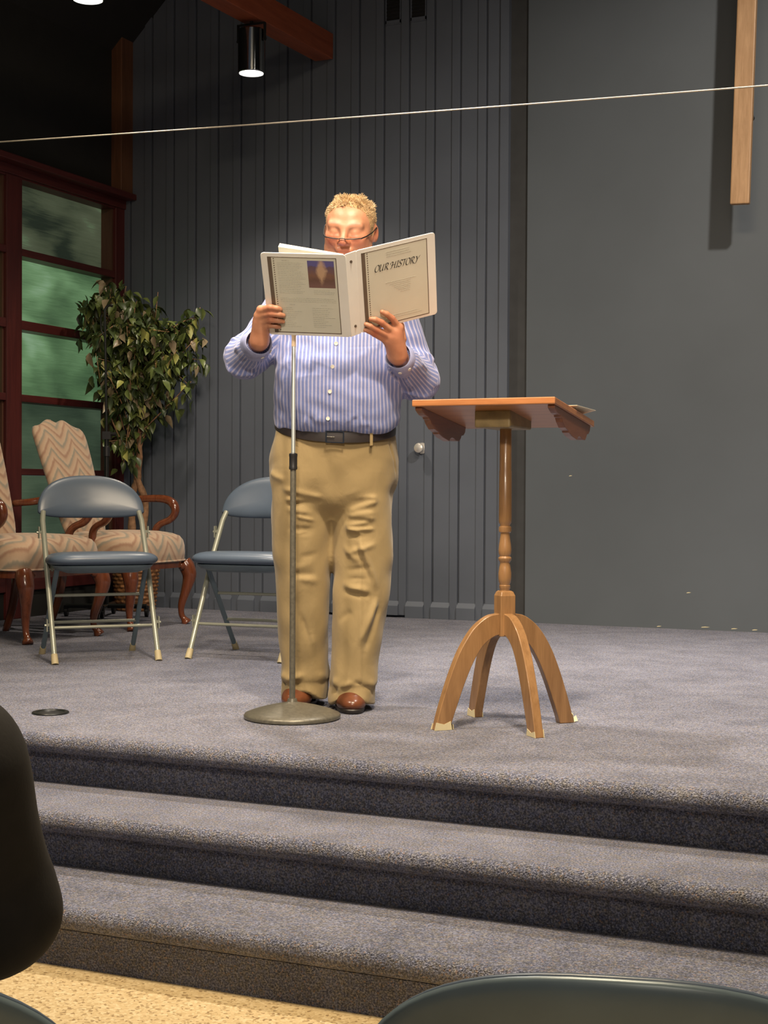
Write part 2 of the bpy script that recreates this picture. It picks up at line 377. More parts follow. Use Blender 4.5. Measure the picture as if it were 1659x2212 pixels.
# ------------------------------------------------------------------ implicit surfaces (bodies and clothes)
def smin(a, b, k):
    if k <= 0: return np.minimum(a, b)
    h = np.maximum(k - np.abs(a - b), 0) / k
    return np.minimum(a, b) - h * h * k * .25
class Field:
    def __init__(s): s.items = []
    def add(s, fn, lo, hi, k=.02, mode='u'): s.items.append((fn, np.array(lo, float), np.array(hi, float), k, mode)); return s
    def ball(s, c, r, k=.02, mode='u', rot=None):
        c = np.array(c, float); r = np.array(r if hasattr(r, '__len__') else (r, r, r), float)
        def fn(P):
            q = P - c
            if rot is not None: q = q @ rot
            k0 = np.linalg.norm(q / r, axis=-1); k1 = np.linalg.norm(q / (r * r), axis=-1)
            return k0 * (k0 - 1) / np.maximum(k1, 1e-9)
        m = r.max(); return s.add(fn, c - m, c + m, k, mode)
    def cap(s, a, b, ra, rb=None, k=.02, mode='u'):
        a = np.array(a, float); b = np.array(b, float); rb = ra if rb is None else rb; d = b - a; L2 = d @ d
        def fn(P):
            t = np.clip(((P - a) @ d) / L2, 0, 1)
            return np.linalg.norm(P - a - t[..., None] * d, axis=-1) - (ra + (rb - ra) * t)
        m = max(ra, rb); return s.add(fn, np.minimum(a, b) - m, np.maximum(a, b) + m, k, mode)
    def chain(s, pts, rad, k=.02):
        for i in range(len(pts) - 1): s.cap(pts[i], pts[i + 1], rad[i], rad[i + 1], k if i == 0 else min(k, .012))
        return s
    def stack(s, tab, k=.02, p=2.0):
        T = np.array(spline(sorted(tab), 5), float); T = T[np.argsort(T[:, 0])]; zs = T[:, 0]
        def fn(P):
            z = np.clip(P[..., 2], zs[0], zs[-1])
            cx, cy, rx, ry = (np.interp(z, zs, T[:, i]) for i in (1, 2, 3, 4))
            q = (np.abs((P[..., 0] - cx) / rx) ** p + np.abs((P[..., 1] - cy) / ry) ** p) ** (1 / p)
            d = (q - 1) * np.minimum(rx, ry)
            over = np.maximum(zs[0] - P[..., 2], P[..., 2] - zs[-1])
            return np.maximum(d, over)
        lo = [(T[:, 1] - T[:, 3]).min(), (T[:, 2] - T[:, 4]).min(), zs[0]]; hi = [(T[:, 1] + T[:, 3]).max(), (T[:, 2] + T[:, 4]).max(), zs[-1]]
        return s.add(fn, lo, hi, k)
    def comb(s, G, d, k, mode):
        return smin(G, d, k) if mode == 'u' else -smin(-G, d, k)
    def ev(s, P):
        G = np.full(P.shape[:-1], .2)
        for fn, lo, hi, k, mode in s.items:
            m = np.all((P > lo - k - .02) & (P < hi + k + .02), axis=-1)
            if m.any(): G[m] = s.comb(G[m], fn(P[m]), k, mode)
        return G
    def mesh(s, h, pad_=.02):
        lo = np.min([i[1] for i in s.items if i[4] == 'u'], 0) - pad_; hi = np.max([i[2] for i in s.items if i[4] == 'u'], 0) + pad_
        n = np.ceil((hi - lo) / h).astype(int) + 1
        ax = [lo[i] + h * np.arange(n[i]) for i in range(3)]
        G = np.full(n, .2, np.float32)
        for fn, l, u, k, mode in s.items:
            a = np.maximum(np.floor((l - k - .012 - lo) / h).astype(int), 0); b = np.minimum(np.ceil((u + k + .012 - lo) / h).astype(int) + 1, n)
            if (b <= a).any(): continue
            sl = tuple(slice(a[i], b[i]) for i in range(3))
            P = np.stack(np.meshgrid(*[ax[i][sl[i]] for i in range(3)], indexing='ij'), -1)
            G[sl] = s.comb(G[sl], fn(P), k, mode)
        V, F = nets(G, lo, h)
        for _ in range(2):
            g = s.grad(V); f = s.ev(V); V = V - np.clip(f, -h, h)[:, None] * g
        return V, F
    def grad(s, V, e=.0015):
        g = np.stack([s.ev(V + e * np.eye(3)[i]) - s.ev(V - e * np.eye(3)[i]) for i in range(3)], -1)
        return g / np.maximum(np.linalg.norm(g, axis=-1, keepdims=True), 1e-6)
def nets(G, lo, h):
    s = G < 0
    cnt = np.zeros(tuple(d - 1 for d in G.shape), np.int8)
    offs = [(i, j, k) for i in (0, 1) for j in (0, 1) for k in (0, 1)]
    for i, j, k in offs: cnt += s[i:G.shape[0] - 1 + i, j:G.shape[1] - 1 + j, k:G.shape[2] - 1 + k]
    act = (cnt > 0) & (cnt < 8); ids = np.argwhere(act); idx = np.full(act.shape, -1, np.int64); idx[act] = np.arange(len(ids))
    vals = [G[ids[:, 0] + o[0], ids[:, 1] + o[1], ids[:, 2] + o[2]].astype(float) for o in offs]
    acc = np.zeros((len(ids), 3)); c = np.zeros(len(ids))
    for a in range(8):
        for b in range(a + 1, 8):
            d = np.array(offs[b]) - np.array(offs[a])
            if np.abs(d).sum() != 1: continue
            m = (vals[a] < 0) != (vals[b] < 0)
            t = vals[a][m] / (vals[a][m] - vals[b][m])
            acc[m] += np.array(offs[a]) + t[:, None] * d; c[m] += 1
    V = lo + h * (ids + acc / c[:, None]); F = []
    for ax in range(3):
        sl0 = [slice(1, d - 1) for d in G.shape]; sl1 = list(sl0); sl0[ax] = slice(0, G.shape[ax] - 1); sl1[ax] = slice(1, G.shape[ax])
        A = s[tuple(sl0)]; B = s[tuple(sl1)]; e = np.argwhere(A != B)
        flip = A[e[:, 0], e[:, 1], e[:, 2]]
        e = e + np.array([0 if i == ax else 1 for i in range(3)])
        u, v = (ax + 1) % 3, (ax + 2) % 3
        du = np.zeros(3, int); du[u] = 1; dv = np.zeros(3, int); dv[v] = 1
        q = [e - du - dv, e - dv, e, e - du]
        q = np.stack([idx[p[:, 0], p[:, 1], p[:, 2]] for p in q], -1)
        q[~flip] = q[~flip][:, ::-1]; F.append(q)
    return V, np.concatenate(F)
def field_obj(name, V, F, mat, parent=None, attrs=None):
    me = bpy.data.meshes.new(name)
    me.vertices.add(len(V)); me.vertices.foreach_set('co', V.astype(np.float32).ravel())
    me.loops.add(F.size); me.loops.foreach_set('vertex_index', F.astype(np.int32).ravel())
    me.polygons.add(len(F)); me.polygons.foreach_set('loop_start', np.arange(0, F.size, 4, dtype=np.int32))
    me.update(calc_edges=True); me.polygons.foreach_set('use_smooth', [True] * len(F)); me.materials.append(mat)
    for k, a in (attrs or {}).items():
        at = me.attributes.new(k, 'FLOAT', 'POINT'); at.data.foreach_set('value', a.astype(np.float32))
    o = bpy.data.objects.new(name, me); C.objects.link(o)
    if parent: o.parent = parent
    return o
def wave_noise(P, freq, seed, n=10, sc=(1, 1, 1)):
    rg = np.random.default_rng(seed); out = np.zeros(len(P))
    for _ in range(n):
        d = rg.normal(size=3); d /= np.linalg.norm(d); out += np.sin((P * np.array(sc)) @ d * freq * rg.uniform(.6, 1.6) + rg.uniform(0, 6.3))
    return out / math.sqrt(n)
def folds(P, lst):
    """Creases: each (a, b, width, height) is a soft ridge (height>0) or groove along a segment."""
    out = np.zeros(len(P))
    for a, b, wd, am in lst:
        a = np.array(a, float); b = np.array(b, float); d = b - a
        t = np.clip(((P - a) @ d) / (d @ d), 0, 1); q = np.linalg.norm(P - a - t[:, None] * d, axis=-1)
        fade = np.clip(np.minimum(t, 1 - t) * 5, .15, 1)
        out += am * np.exp(-(q / wd) ** 2) * fade
    return out
sstep = lambda x, a, b: np.clip((x - a) / (b - a), 0, 1) ** 2 * (3 - 2 * np.clip((x - a) / (b - a), 0, 1))

# ================================================================== THE SETTING
XL, XR, YB = -5.28, 3.6, 7.97
ceil_z = lambda x: min(3.95 + (x + 5.30) * 1.0, 3.95 + 4.4)
fl = MB().box(XL - .3, XR + .1, -2.5, 3.09, -.08, 0); struct('floor', fl, M['terrazzo'], smooth=False)

def nosing_profile(y_edge, z, y_riser, z_low, y_back):
    pts = [(y_back, z_low), (y_riser, z_low), (y_riser, z - .062)]
    cx, r = y_edge + .030, .030
    for k in range(9):
        a = -math.pi / 2 - math.pi * k / 8
        pts.append((cx + r * math.cos(a), z - r + r * math.sin(a)))
    pts += [(cx + .04, z), (y_back, z)]
    return pts
def carpet_block(name, prof):
    mb = MB(); n = 36; xs = [XL - .02 + (XR + .02 - XL) * i / n for i in range(n + 1)]
    mb.rings([[(x, y, z) for y, z in prof] for x in xs])
    return struct(name, mb, M['carpet'], sharp=50)
carpet_block('stage_platform', nosing_profile(3.68, SZ, 3.735, .0, YB + .25))
carpet_block('stage_step', nosing_profile(3.375, .31, 3.425, .0, 3.75))
carpet_block('stage_step', nosing_profile(3.065, .155, 3.09, .0, 3.44))

# back wall: backing sheet, then each board, batten and skirting block is a piece of its own
PER = .159; K0 = -3.336; XE = -2.72
wb = struct('wall_back', MB().box(XL - .2, XE, YB + .012, YB + .109, 0, 8.4), M['wall'], smooth=False)
struct('return_edge', MB().box(XE - .05, XE, YB - .018, YB + .012, SZ, 8.0), M['wall'], wb, smooth=False)
door = struct('door_1', MB().box(K0 - 5 * PER + .004, -3.226, YB + .0005, YB + .011, SZ + .012, 2.505), M['wall'], smooth=False)
def board_piece(parent, name, x0, x1, y0, y1, z0, z1):
    return struct(name, MB().box(x0, x1, y0, y1, z0, z1), M['wall'], parent, smooth=False, bevel=.0015)
def skirting(parent, x0, x1, z0):
    d = .026
    return struct('skirting_block', MB().prism([(YB, z0), (YB, SZ + .098), (YB - d + .004, SZ + .074), (YB - d, SZ + .068), (YB - d, z0)], (x0, 0, 0), (0, 1, 0), (0, 0, 1), (1, 0, 0), x1 - x0), M['wall'], parent, smooth=False)
for k in range(-13, 4):
    x0 = K0 + k * PER; b0 = x0 + .009; b1 = x0 + .1125; t1 = x0 + PER
    zt = max(ceil_z(t1) + .1, 4.0)
    if b1 > XE - .05: b1 = XE - .052
    ondoor = -5 <= k <= -1
    segs = [(SZ + .014, 2.500, door), (2.508, zt, wb)] if ondoor else [(SZ, zt, wb)]
    if b1 - b0 > .02:
        for z0, z1, par in segs: board_piece(par, 'board', b0, b1, YB - .002, YB + .0115, z0, z1)
        skirting(door if ondoor else wb, b0 - .008, b1 + .001, SZ + (.014 if ondoor else 0))
    if t1 < XE - .05:
        for z0, z1, par in segs:
            if ondoor and k == -1: par = wb
            board_piece(par, 'batten', x0 + .112, t1, YB - .012, YB + .0115, z0, z1)
m_ = MB().lathe([(.001, 0), (.032, .0), (.032, .006), (.014, .010), (.011, .030), (.020, .036), (.028, .046), (.030, .056), (.026, .066), (.012, .071), (.001, .072)], 24)
m_.v = [(x, -z, y) for x, y, z in m_.v]
kn = obj('door_knob', m_, M['white_porcelain'], door); kn.location = (-3.240, YB - .002, 1.452); kn['label'] = 'round satin metal door knob'

# reveal with slot shade put into its dark colour, and the smooth wall beside it
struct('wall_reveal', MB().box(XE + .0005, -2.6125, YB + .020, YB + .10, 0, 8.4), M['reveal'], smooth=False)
struct('wall_centre', MB().box(-2.612, XR + .1, YB + .0, YB + .109, 0, 8.4), M['wall_smooth'], smooth=False)
for k, (x, z, s_) in enumerate([(-1.62, .478, .022), (-1.86, .472, .012), (-1.46, .476, .016), (-1.35, .474, .014), (-2.36, 1.29, .009), (-1.70, .66, .012)]):
    struct('paint_scuff', MB().prism([(0, 0), (s_ * 1.6, .002), (s_ * 2.2, .005), (s_, .006), (s_ * .3, .004)], (x, YB - .0008, z), (1, 0, 0), (0, 0, 1), (0, 1, 0), .0012), M['tape'], bpy.data.objects['wall_centre'], smooth=False)

# left wall with the glazed screen
wl = struct('wall_left', MB().box(XL - .22, XL - .02, -2.5, YB + .1, 2.99, 4.6), M['dark_wall'], smooth=False)
struct('lower_wall', MB().box(XL - .22, XL - .02, -2.5, YB + .1, 0, .62), M['dark_wall'], wl, smooth=False)
win = struct('window_1', MB().box(XL - .13, XL, 7.865, YB, .465, 3.0), M['red_wood_v'], smooth=False, bevel=.004)
def rails_and_panes(par, y0, y1):
    zs = [(.62, .70), (.865, .905), (1.284, 1.321), (1.702, 1.744), (2.113, 2.166), (2.532, 2.574), (2.965, 3.0)]
    for z0, z1 in zs: struct('rail', MB().box(XL - .115, XL - .004, y0, y1, z0, z1), M['red_wood'], par, smooth=False, bevel=.003)
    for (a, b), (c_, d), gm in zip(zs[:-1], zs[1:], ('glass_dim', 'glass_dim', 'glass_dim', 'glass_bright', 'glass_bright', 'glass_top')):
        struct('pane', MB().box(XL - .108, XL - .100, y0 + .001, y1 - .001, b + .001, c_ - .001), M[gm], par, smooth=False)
    struct('jamb', MB().box(XL - .112, XL - .02, y1 - .018, y1 - .002, .70, 2.965), M['brown_reveal'], par, smooth=False)
rails_and_panes(win, 6.922, 7.865)
struct('post', MB().box(XL - .13, XL, 6.784, 6.922, .465, 3.0), M['red_wood_v'], win, smooth=False, bevel=.004)
for i, (y0, y1) in enumerate([(5.845, 6.784), (4.768, 5.707), (3.69, 4.63)]):
    wn = struct('window_%d' % (i + 2), MB().box(XL - .13, XL, y0 - .138, y0, .465, 3.0), M['red_wood_v'], smooth=False, bevel=.004)
    rails_and_panes(wn, y0, y1)
hd = struct('trim_1', MB().box(XL - .12, XL + .012, 2.0, YB - .001, 2.975, 3.03), M['red_wood'], smooth=False, bevel=.004)
struct('cap_moulding', MB().box(XL - .12, XL + .085, 2.0, YB - .001, 3.028, 3.066), M['red_wood'], hd, smooth=False, bevel=.006)
struct('trim_2', MB().box(XL - .06, XL + .055, 7.84, YB - .001, 3.067, 4.05), M['corner_wood'], smooth=False, bevel=.004)
# wall right of the frame and the dark pitched ceiling
struct('wall_right', MB().box(XR, XR + .12, -2.5, YB + .1, 0, 8.4), M['wall_smooth'], smooth=False)
cp = [(XL - .3, 3.95 - .28), (-.9, 8.35), (XR + .2, 8.35), (XR + .2, 8.5), (-.97, 8.5), (XL - .3, 3.95 - .10)]
struct('ceiling', MB().prism(cp, (0, -2.5, 0), (1, 0, 0), (0, 0, 1), (0, 1, 0), 10.7), M['ceiling'], smooth=False)

# exposed beam that meets the panelled wall
bm = MB().prism([(2.2, 3.575), (7.949, 3.759), (7.949, 3.909), (2.2, 3.725)], (-3.816, 0, 0), (0, 1, 0), (0, 0, 1), (-1, 0, 0), .12)
tag(obj('ceiling_beam', bm, M['beam_wood'], smooth=False, bevel=.004), 'red-brown wooden beam running overhead to the panelled wall', 'beam')

def can_light(label, x, y, ztop, glow=True, power=70, aim=None):
    t = thing('can_light', label, 'lamp', (x, y, ztop - .235), 0, 'can lights under the beam')
    r = .073
    obj('housing', MB().lathe([(.001, .235), (r - .006, .235), (r, .229), (r, .004), (r - .003, 0), (r - .006, 0), (r - .006, .19), (.001, .19)], 40), M['can_metal'], t, sharp=30)
    g = obj('lens', MB().lathe([(.001, .012), (r - .008, .012), (r - .008, .016), (.001, .016)], 32), M['lamp_glow'], t); g['label'] = 'glowing white lens'
    yk = MB()
    for s in (-1, 1): yk.box(s * (r + .008) - .003, s * (r + .008) + .003, -.010, .010, .17, .262)
    yk.box(-r - .011, r + .011, -.010, .010, .262, .268); yk.tube([(0, 0, .266), (0, 0, .30)], .010, 8)
    for s in (-1, 1): yk.tube([(s * (r - .002), 0, .18), (s * (r + .016), 0, .18)], .007, 8)
    obj('yoke', yk, M['black_metal'], t)
    l = bpy.data.lights.new('can_bulb', 'SPOT'); l.energy = power; l.color = (1, .86, .68); l.spot_size = R(120); l.spot_blend = .8; l.shadow_soft_size = .05
    lo = bpy.data.objects.new('can_bulb', l); C.objects.link(lo); lo.location = (x, y, ztop - .24)
    return t
beam_under = lambda y: 3.575 + (y - 2.2) * .032 - .03 - .265
can_light('polished cylinder can light with glowing lens hung under the beam', -3.878, 7.06, beam_under(7.06) + .250, power=120)
can_light('can light at the top edge of the frame, nearer end of the beam', -3.878, 5.55, beam_under(5.55) + .235, power=60)

# louvred vents in the panelling
for i, kx in enumerate((-1, 0)):
    x0 = K0 + kx * PER + .012; x1 = x0 + .096; xm = (x0 + x1) / 2; z0 = 3.945
    t = thing('wall_vent', ('dark louvred vent high on the wall, left of the pair', 'dark louvred vent high on the wall, right of the pair')[i], 'vent', (xm, YB - .002, z0), 0, 'louvred vents')
    hw = (x1 - x0) / 2; H = .42
    fr = MB().box(-hw, hw, -.006, 0, -.024, -.018).box(-hw, -hw + .006, -.010, 0, -.02, H).box(hw - .006, hw, -.010, 0, -.02, H).box(-hw, hw, -.010, 0, H, H + .01).box(-hw, hw, -.010, 0, -.018, -.0)
    obj('frame', fr, M['wall'], t, smooth=False)
    obj('backing', MB().box(-hw + .006, hw - .006, -.0015, -.0005, 0, H), M['dark_gap'], t, smooth=False)
    for j in range(20):
        z = .006 + j * .0205
        obj('slat', MB().prism([(-.009, z), (-.002, z + .010), (-.002, z + .012), (-.009, z + .002)], (-hw + .006, 0, 0), (0, 1, 0), (0, 0, 1), (1, 0, 0), 2 * hw - .012), M['dark_wall'], t, smooth=False)

# cable strung right across the stage
cb = MB(); P0, P1 = Vector((XL - .01, 5.70, 2.852)), Vector((XR, 5.42, 2.572))
pts = []
for i in range(61):
    f = i / 60; p = P0.lerp(P1, f); p.z -= .035 * 4 * f * (1 - f) - .02; pts.append(p)
cb.tube(pts, .0034, 6); cbo = obj('cable', cb, M['wire']); tag(cbo, 'thin pale cable strung across the stage above the reader', 'cable')
kn_ = MB()
for j in range(4):
    f = .062 + j * .008; p = P0.lerp(P1, f); p.z -= .035 * 4 * f * (1 - f) - .02
    kn_.tube([p + Vector((-.05, 0, .002 * (-1) ** j)), p + Vector((0, .004, .007 * (-1) ** j)), p + Vector((.05, 0, .001))], [.003, .0055, .003], 6)
obj('tied_end', kn_, M['wire'], cbo)

# wooden cross standing off the smooth wall
cx = thing('wooden_cross', 'plain oak cross mounted on the smooth grey wall', 'cross', (-1.383, 7.70, 2.680))
cx.rotation_euler = (0, R(1.6), 0)
obj('upright', MB().box(-.0485, .0485, -.02, .022, 0, 2.6), M['oak'], cx, smooth=False, bevel=.006)
obj('crossbar', MB().box(-.62, .62, -.021, .023, 1.75, 1.845), wood('oak_board_flat', (.33, .185, .085, 1), (.50, .30, .155, 1), 0, .5, 1.6), cx, smooth=False, bevel=.006)
for z in (.5, 2.2): obj('wall_spacer', MB().tube([(0, .02, z), (0, .265, z)], .012, 10), M['black_metal'], cx)

# floor pocket cover
t = thing('floor_pocket', 'small round dark socket cover set in the stage carpet', 'floor socket', (-2.96, 4.033, SZ))
obj('rim', MB().lathe([(.044, -.002), (.060, -.002), (.061, .003), (.058, .006), (.048, .006), (.044, .002)], 36), M['black_metal'], t)
obj('lid', MB().lathe([(.001, -.004), (.044, -.004), (.044, .0015), (.001, .003)], 32), M['black_plastic'], t)

# ================================================================== LECTERN
LX, LY = -1.515, 4.42
t = thing('lectern', 'wooden pedestal lectern with slanted top on four arched legs', 'lectern', (LX, LY, SZ))
# slanted top: front edge (towards the hall) higher
def lt(u, d, h):            # u across, d depth from the front edge, h normal offset -> local
    return (u, -.222 + d * .994, 1.0195 - d * .120 + h)
tb = MB(); tb.add([lt(-.228, 0, -.021), lt(.228, 0, -.021), lt(.228, .432, -.021), lt(-.228, .432, -.021), lt(-.228, 0, 0), lt(.228, 0, 0), lt(.228, .432, 0), lt(-.228, .432, 0)],
                  [(0, 3, 2, 1), (4, 5, 6, 7), (0, 1, 5, 4), (1, 2, 6, 5), (2, 3, 7, 6), (3, 0, 4, 7)])
obj('reading_top', tb, M['lectern_h'], t, smooth=False, bevel=.003)
obj('book_stop', MB().add([lt(-.2, .415, 0), lt(.2, .415, 0), lt(.2, .428, 0), lt(-.2, .428, 0), lt(-.2, .415, .016), lt(.2, .415, .016), lt(.2, .428, .016), lt(-.2, .428, .016)],
    [(0, 3, 2, 1), (4, 5, 6, 7), (0, 1, 5, 4), (1, 2, 6, 5), (2, 3, 7, 6), (3, 0, 4, 7)]), M['lectern_h'], t, smooth=False)
prof = [(0.015, 0), (.015, .012), (.03, .020), (.045, .026), (.075, .028), (.078, .034), (.088, .036), (.10, .050), (.125, .066), (.16, .072), (.165, .078), (.20, .086), (.255, .090), (.262, .078), (.278, .070), (.30, .070), (.315, .076), (.345, .072), (.36, .056), (.366, .044), (.385, .038), (.40, .022), (.405, 0)]
for s in (-1, 1):
    u0 = s * .212 - .011
    a = [lt(u0, d, -.021 - v * .76) for d, v in prof]; b = [lt(u0 + .022, d, -.021 - v * .76) for d, v in prof]; n = len(a)
    obj('side_bracket', MB().add(a + b, [tuple(range(n)), tuple(reversed(range(n, 2 * n)))] + [(i, (i + 1) % n, n + (i + 1) % n, n + i) for i in range(n)]), M['lectern_dark'], t, smooth=False, bevel=.0015)
obj('support_block', MB().box(-.058, .058, -.130, .085, .935, .990), M['lectern_block'], t, smooth=False, bevel=.006)
colp = [(0.9470, 0.0185), (0.8041, 0.0190), (0.8027, 0.0198), (0.6482, 0.0206), (0.6409, 0.0196), (0.6350, 0.0160), (0.6307, 0.0160), (0.6277, 0.0198), (0.6175, 0.0205), (0.6117, 0.0190), (0.6088, 0.0150), (0.6030, 0.0148), (0.5884, 0.0165), (0.5709, 0.0192), (0.5563, 0.0206), (0.5447, 0.0200), (0.5359, 0.0165), (0.5344, 0.0178), (0.5301, 0.0210), (0.5242, 0.0208), (0.5184, 0.0165), (0.5140, 0.0155), (0.5009, 0.0180), (0.4834, 0.0206), (0.4659, 0.0206), (0.4543, 0.0190), (0.4484, 0.0165), (0.4455, 0.0163), (0.4441, 0.0176), (0.4353, 0.0176), (0.4324, 0.0158), (0.4280, 0.0160)]   # (height, radius) of the turning
obj('turned_column', MB().lathe([(.001, 0.9499)] + [(r, z) for z, r in colp] + [(.001, 0.4237)], 28), M['lectern'], t, sharp=35)
pm = MB(); hs = .0255
ri = []
for z, k in ((.285, 1), (0.4120, 1), (0.4237, .82), (0.4280, .62)):
    ri.append([(hs * 1.414 * k * math.cos(a), hs * 1.414 * k * math.sin(a), z) for a in (0, math.pi / 2, math.pi, 3 * math.pi / 2)])
obj('square_post', pm.rings(ri), M['lectern'], t, smooth=False, bevel=.002)
out = spline([(.024, .357), (.066, .347), (.114, .310), (.156, .248), (.188, .175), (.214, .100), (.232, .040), (.241, 0)], 4)
inn = spline([(.024, .290), (.048, .282), (.082, .255), (.114, .205), (.143, .140), (.169, .070), (.185, .025), (.192, 0)], 4)
poly = [tuple(p) for p in out] + [tuple(p) for p in reversed(inn)]
nn = len(out)
for a in (45, 135, 225, 315):
    d = Vector((math.cos(R(a)), math.sin(R(a)), 0)); pz = Vector((0, 0, 1)); nrm = d.cross(pz)
    mb = MB(); hw = .0145
    rings_ = [[tuple(d * o_[0] + pz * o_[1] + nrm * hw), tuple(d * i_[0] + pz * i_[1] + nrm * hw), tuple(d * i_[0] + pz * i_[1] - nrm * hw), tuple(d * o_[0] + pz * o_[1] - nrm * hw)] for o_, i_ in zip(out, inn)]
    lg = obj('leg', mb.rings(rings_), M['lectern'], t, bevel=.002, sharp=40)
    # scraps of tape wrapped under the foot
    e = .0012; tps = []
    if a in (225, 315, 135):
        tps.append([tuple(d * r_ + pz * z_ + nrm * (hw + e)) for r_, z_ in ((.186, .001), (.245, .001), (.239, .020), (.216, .013), (.190, .022))])
        tps.append([tuple(d * r_ + pz * z_ - nrm * (hw + e)) for r_, z_ in ((.186, .001), (.245, .001), (.239, .026), (.212, .019), (.190, .028))])
    if a in (45, 135):
        tps.append([tuple(d * (.243 - z_ * .2 + e) + pz * z_ + nrm * y_) for y_, z_ in ((-.014, .001), (.014, .001), (.014, .026), (.004, .034), (-.012, .024))])
        tps.append([tuple(d * .2405 + nrm * s_ + pz * .001) for s_ in (-.01, .01)] + [tuple(d * .260 + nrm * s_ + pz * z_) for s_, z_ in ((.008, .004), (-.006, .020))])
    if a == 225: tps.append([tuple(d * .180 + nrm * s_ + pz * z_) for s_, z_ in ((-.013, .001), (.013, .001), (.011, .02), (-.012, .015))])
    for q in tps:
        tpo = obj('tape_scrap', MB().add(q, [tuple(range(len(q)))]), M['tape'], lg, smooth=False); tpo['label'] = 'cream masking tape'
        sm = tpo.modifiers.new('solid', 'SOLIDIFY'); sm.thickness = .0014
pp = MB(); q = [lt(.095, .17, .0022), lt(.232, .22, .012), lt(.236, .42, .030), lt(.16, .412, .010)]
pp.add(q + [(x, y, z + .0012) for x, y, z in q], [(3, 2, 1, 0), (4, 5, 6, 7), (0, 1, 5, 4), (1, 2, 6, 5), (2, 3, 7, 6), (3, 0, 4, 7)])
po = obj('paper_sheet', pp, M['paper'], smooth=False); po.location = (LX, LY, SZ); tag(po, 'white sheet of paper lying on the lectern top', 'paper')

# ================================================================== MICROPHONE STAND
t = thing('microphone_stand', 'straight microphone stand with round grey base in front of the reader', 'stand', (-2.193, 4.283, SZ))
obj('base', MB().lathe([(.001, .0), (.150, .0), (.1565, .003), (.1575, .010), (.154, .016), (.128, .026), (.09, .037), (.05, .046), (.022, .051), (.017, .054), (.014, .064), (.001, .064)], 56), M['stand_paint'], t)
obj('lower_tube', MB().tube([(0, 0, .05), (0, 0, .82)], .0097, 20), M['stand_paint'], t)
obj('clutch', MB().lathe([(.010, .806), (.0135, .808), (.0138, .815), (.0130, .818), (.0130, .848), (.0138, .851), (.0138, .858), (.008, .861)], 24), M['black_plastic'], t)
obj('upper_tube', MB().tube([(0, 0, .80), (0, 0, 1.215)], .0068, 18), M['chrome'], t)
obj('top_fitting', MB().lathe([(.001, 1.205), (.0074, 1.205), (.0070, 1.238), (.0082, 1.24), (.0082, 1.258), (.001, 1.259)], 18), M['beige_plastic'], t)

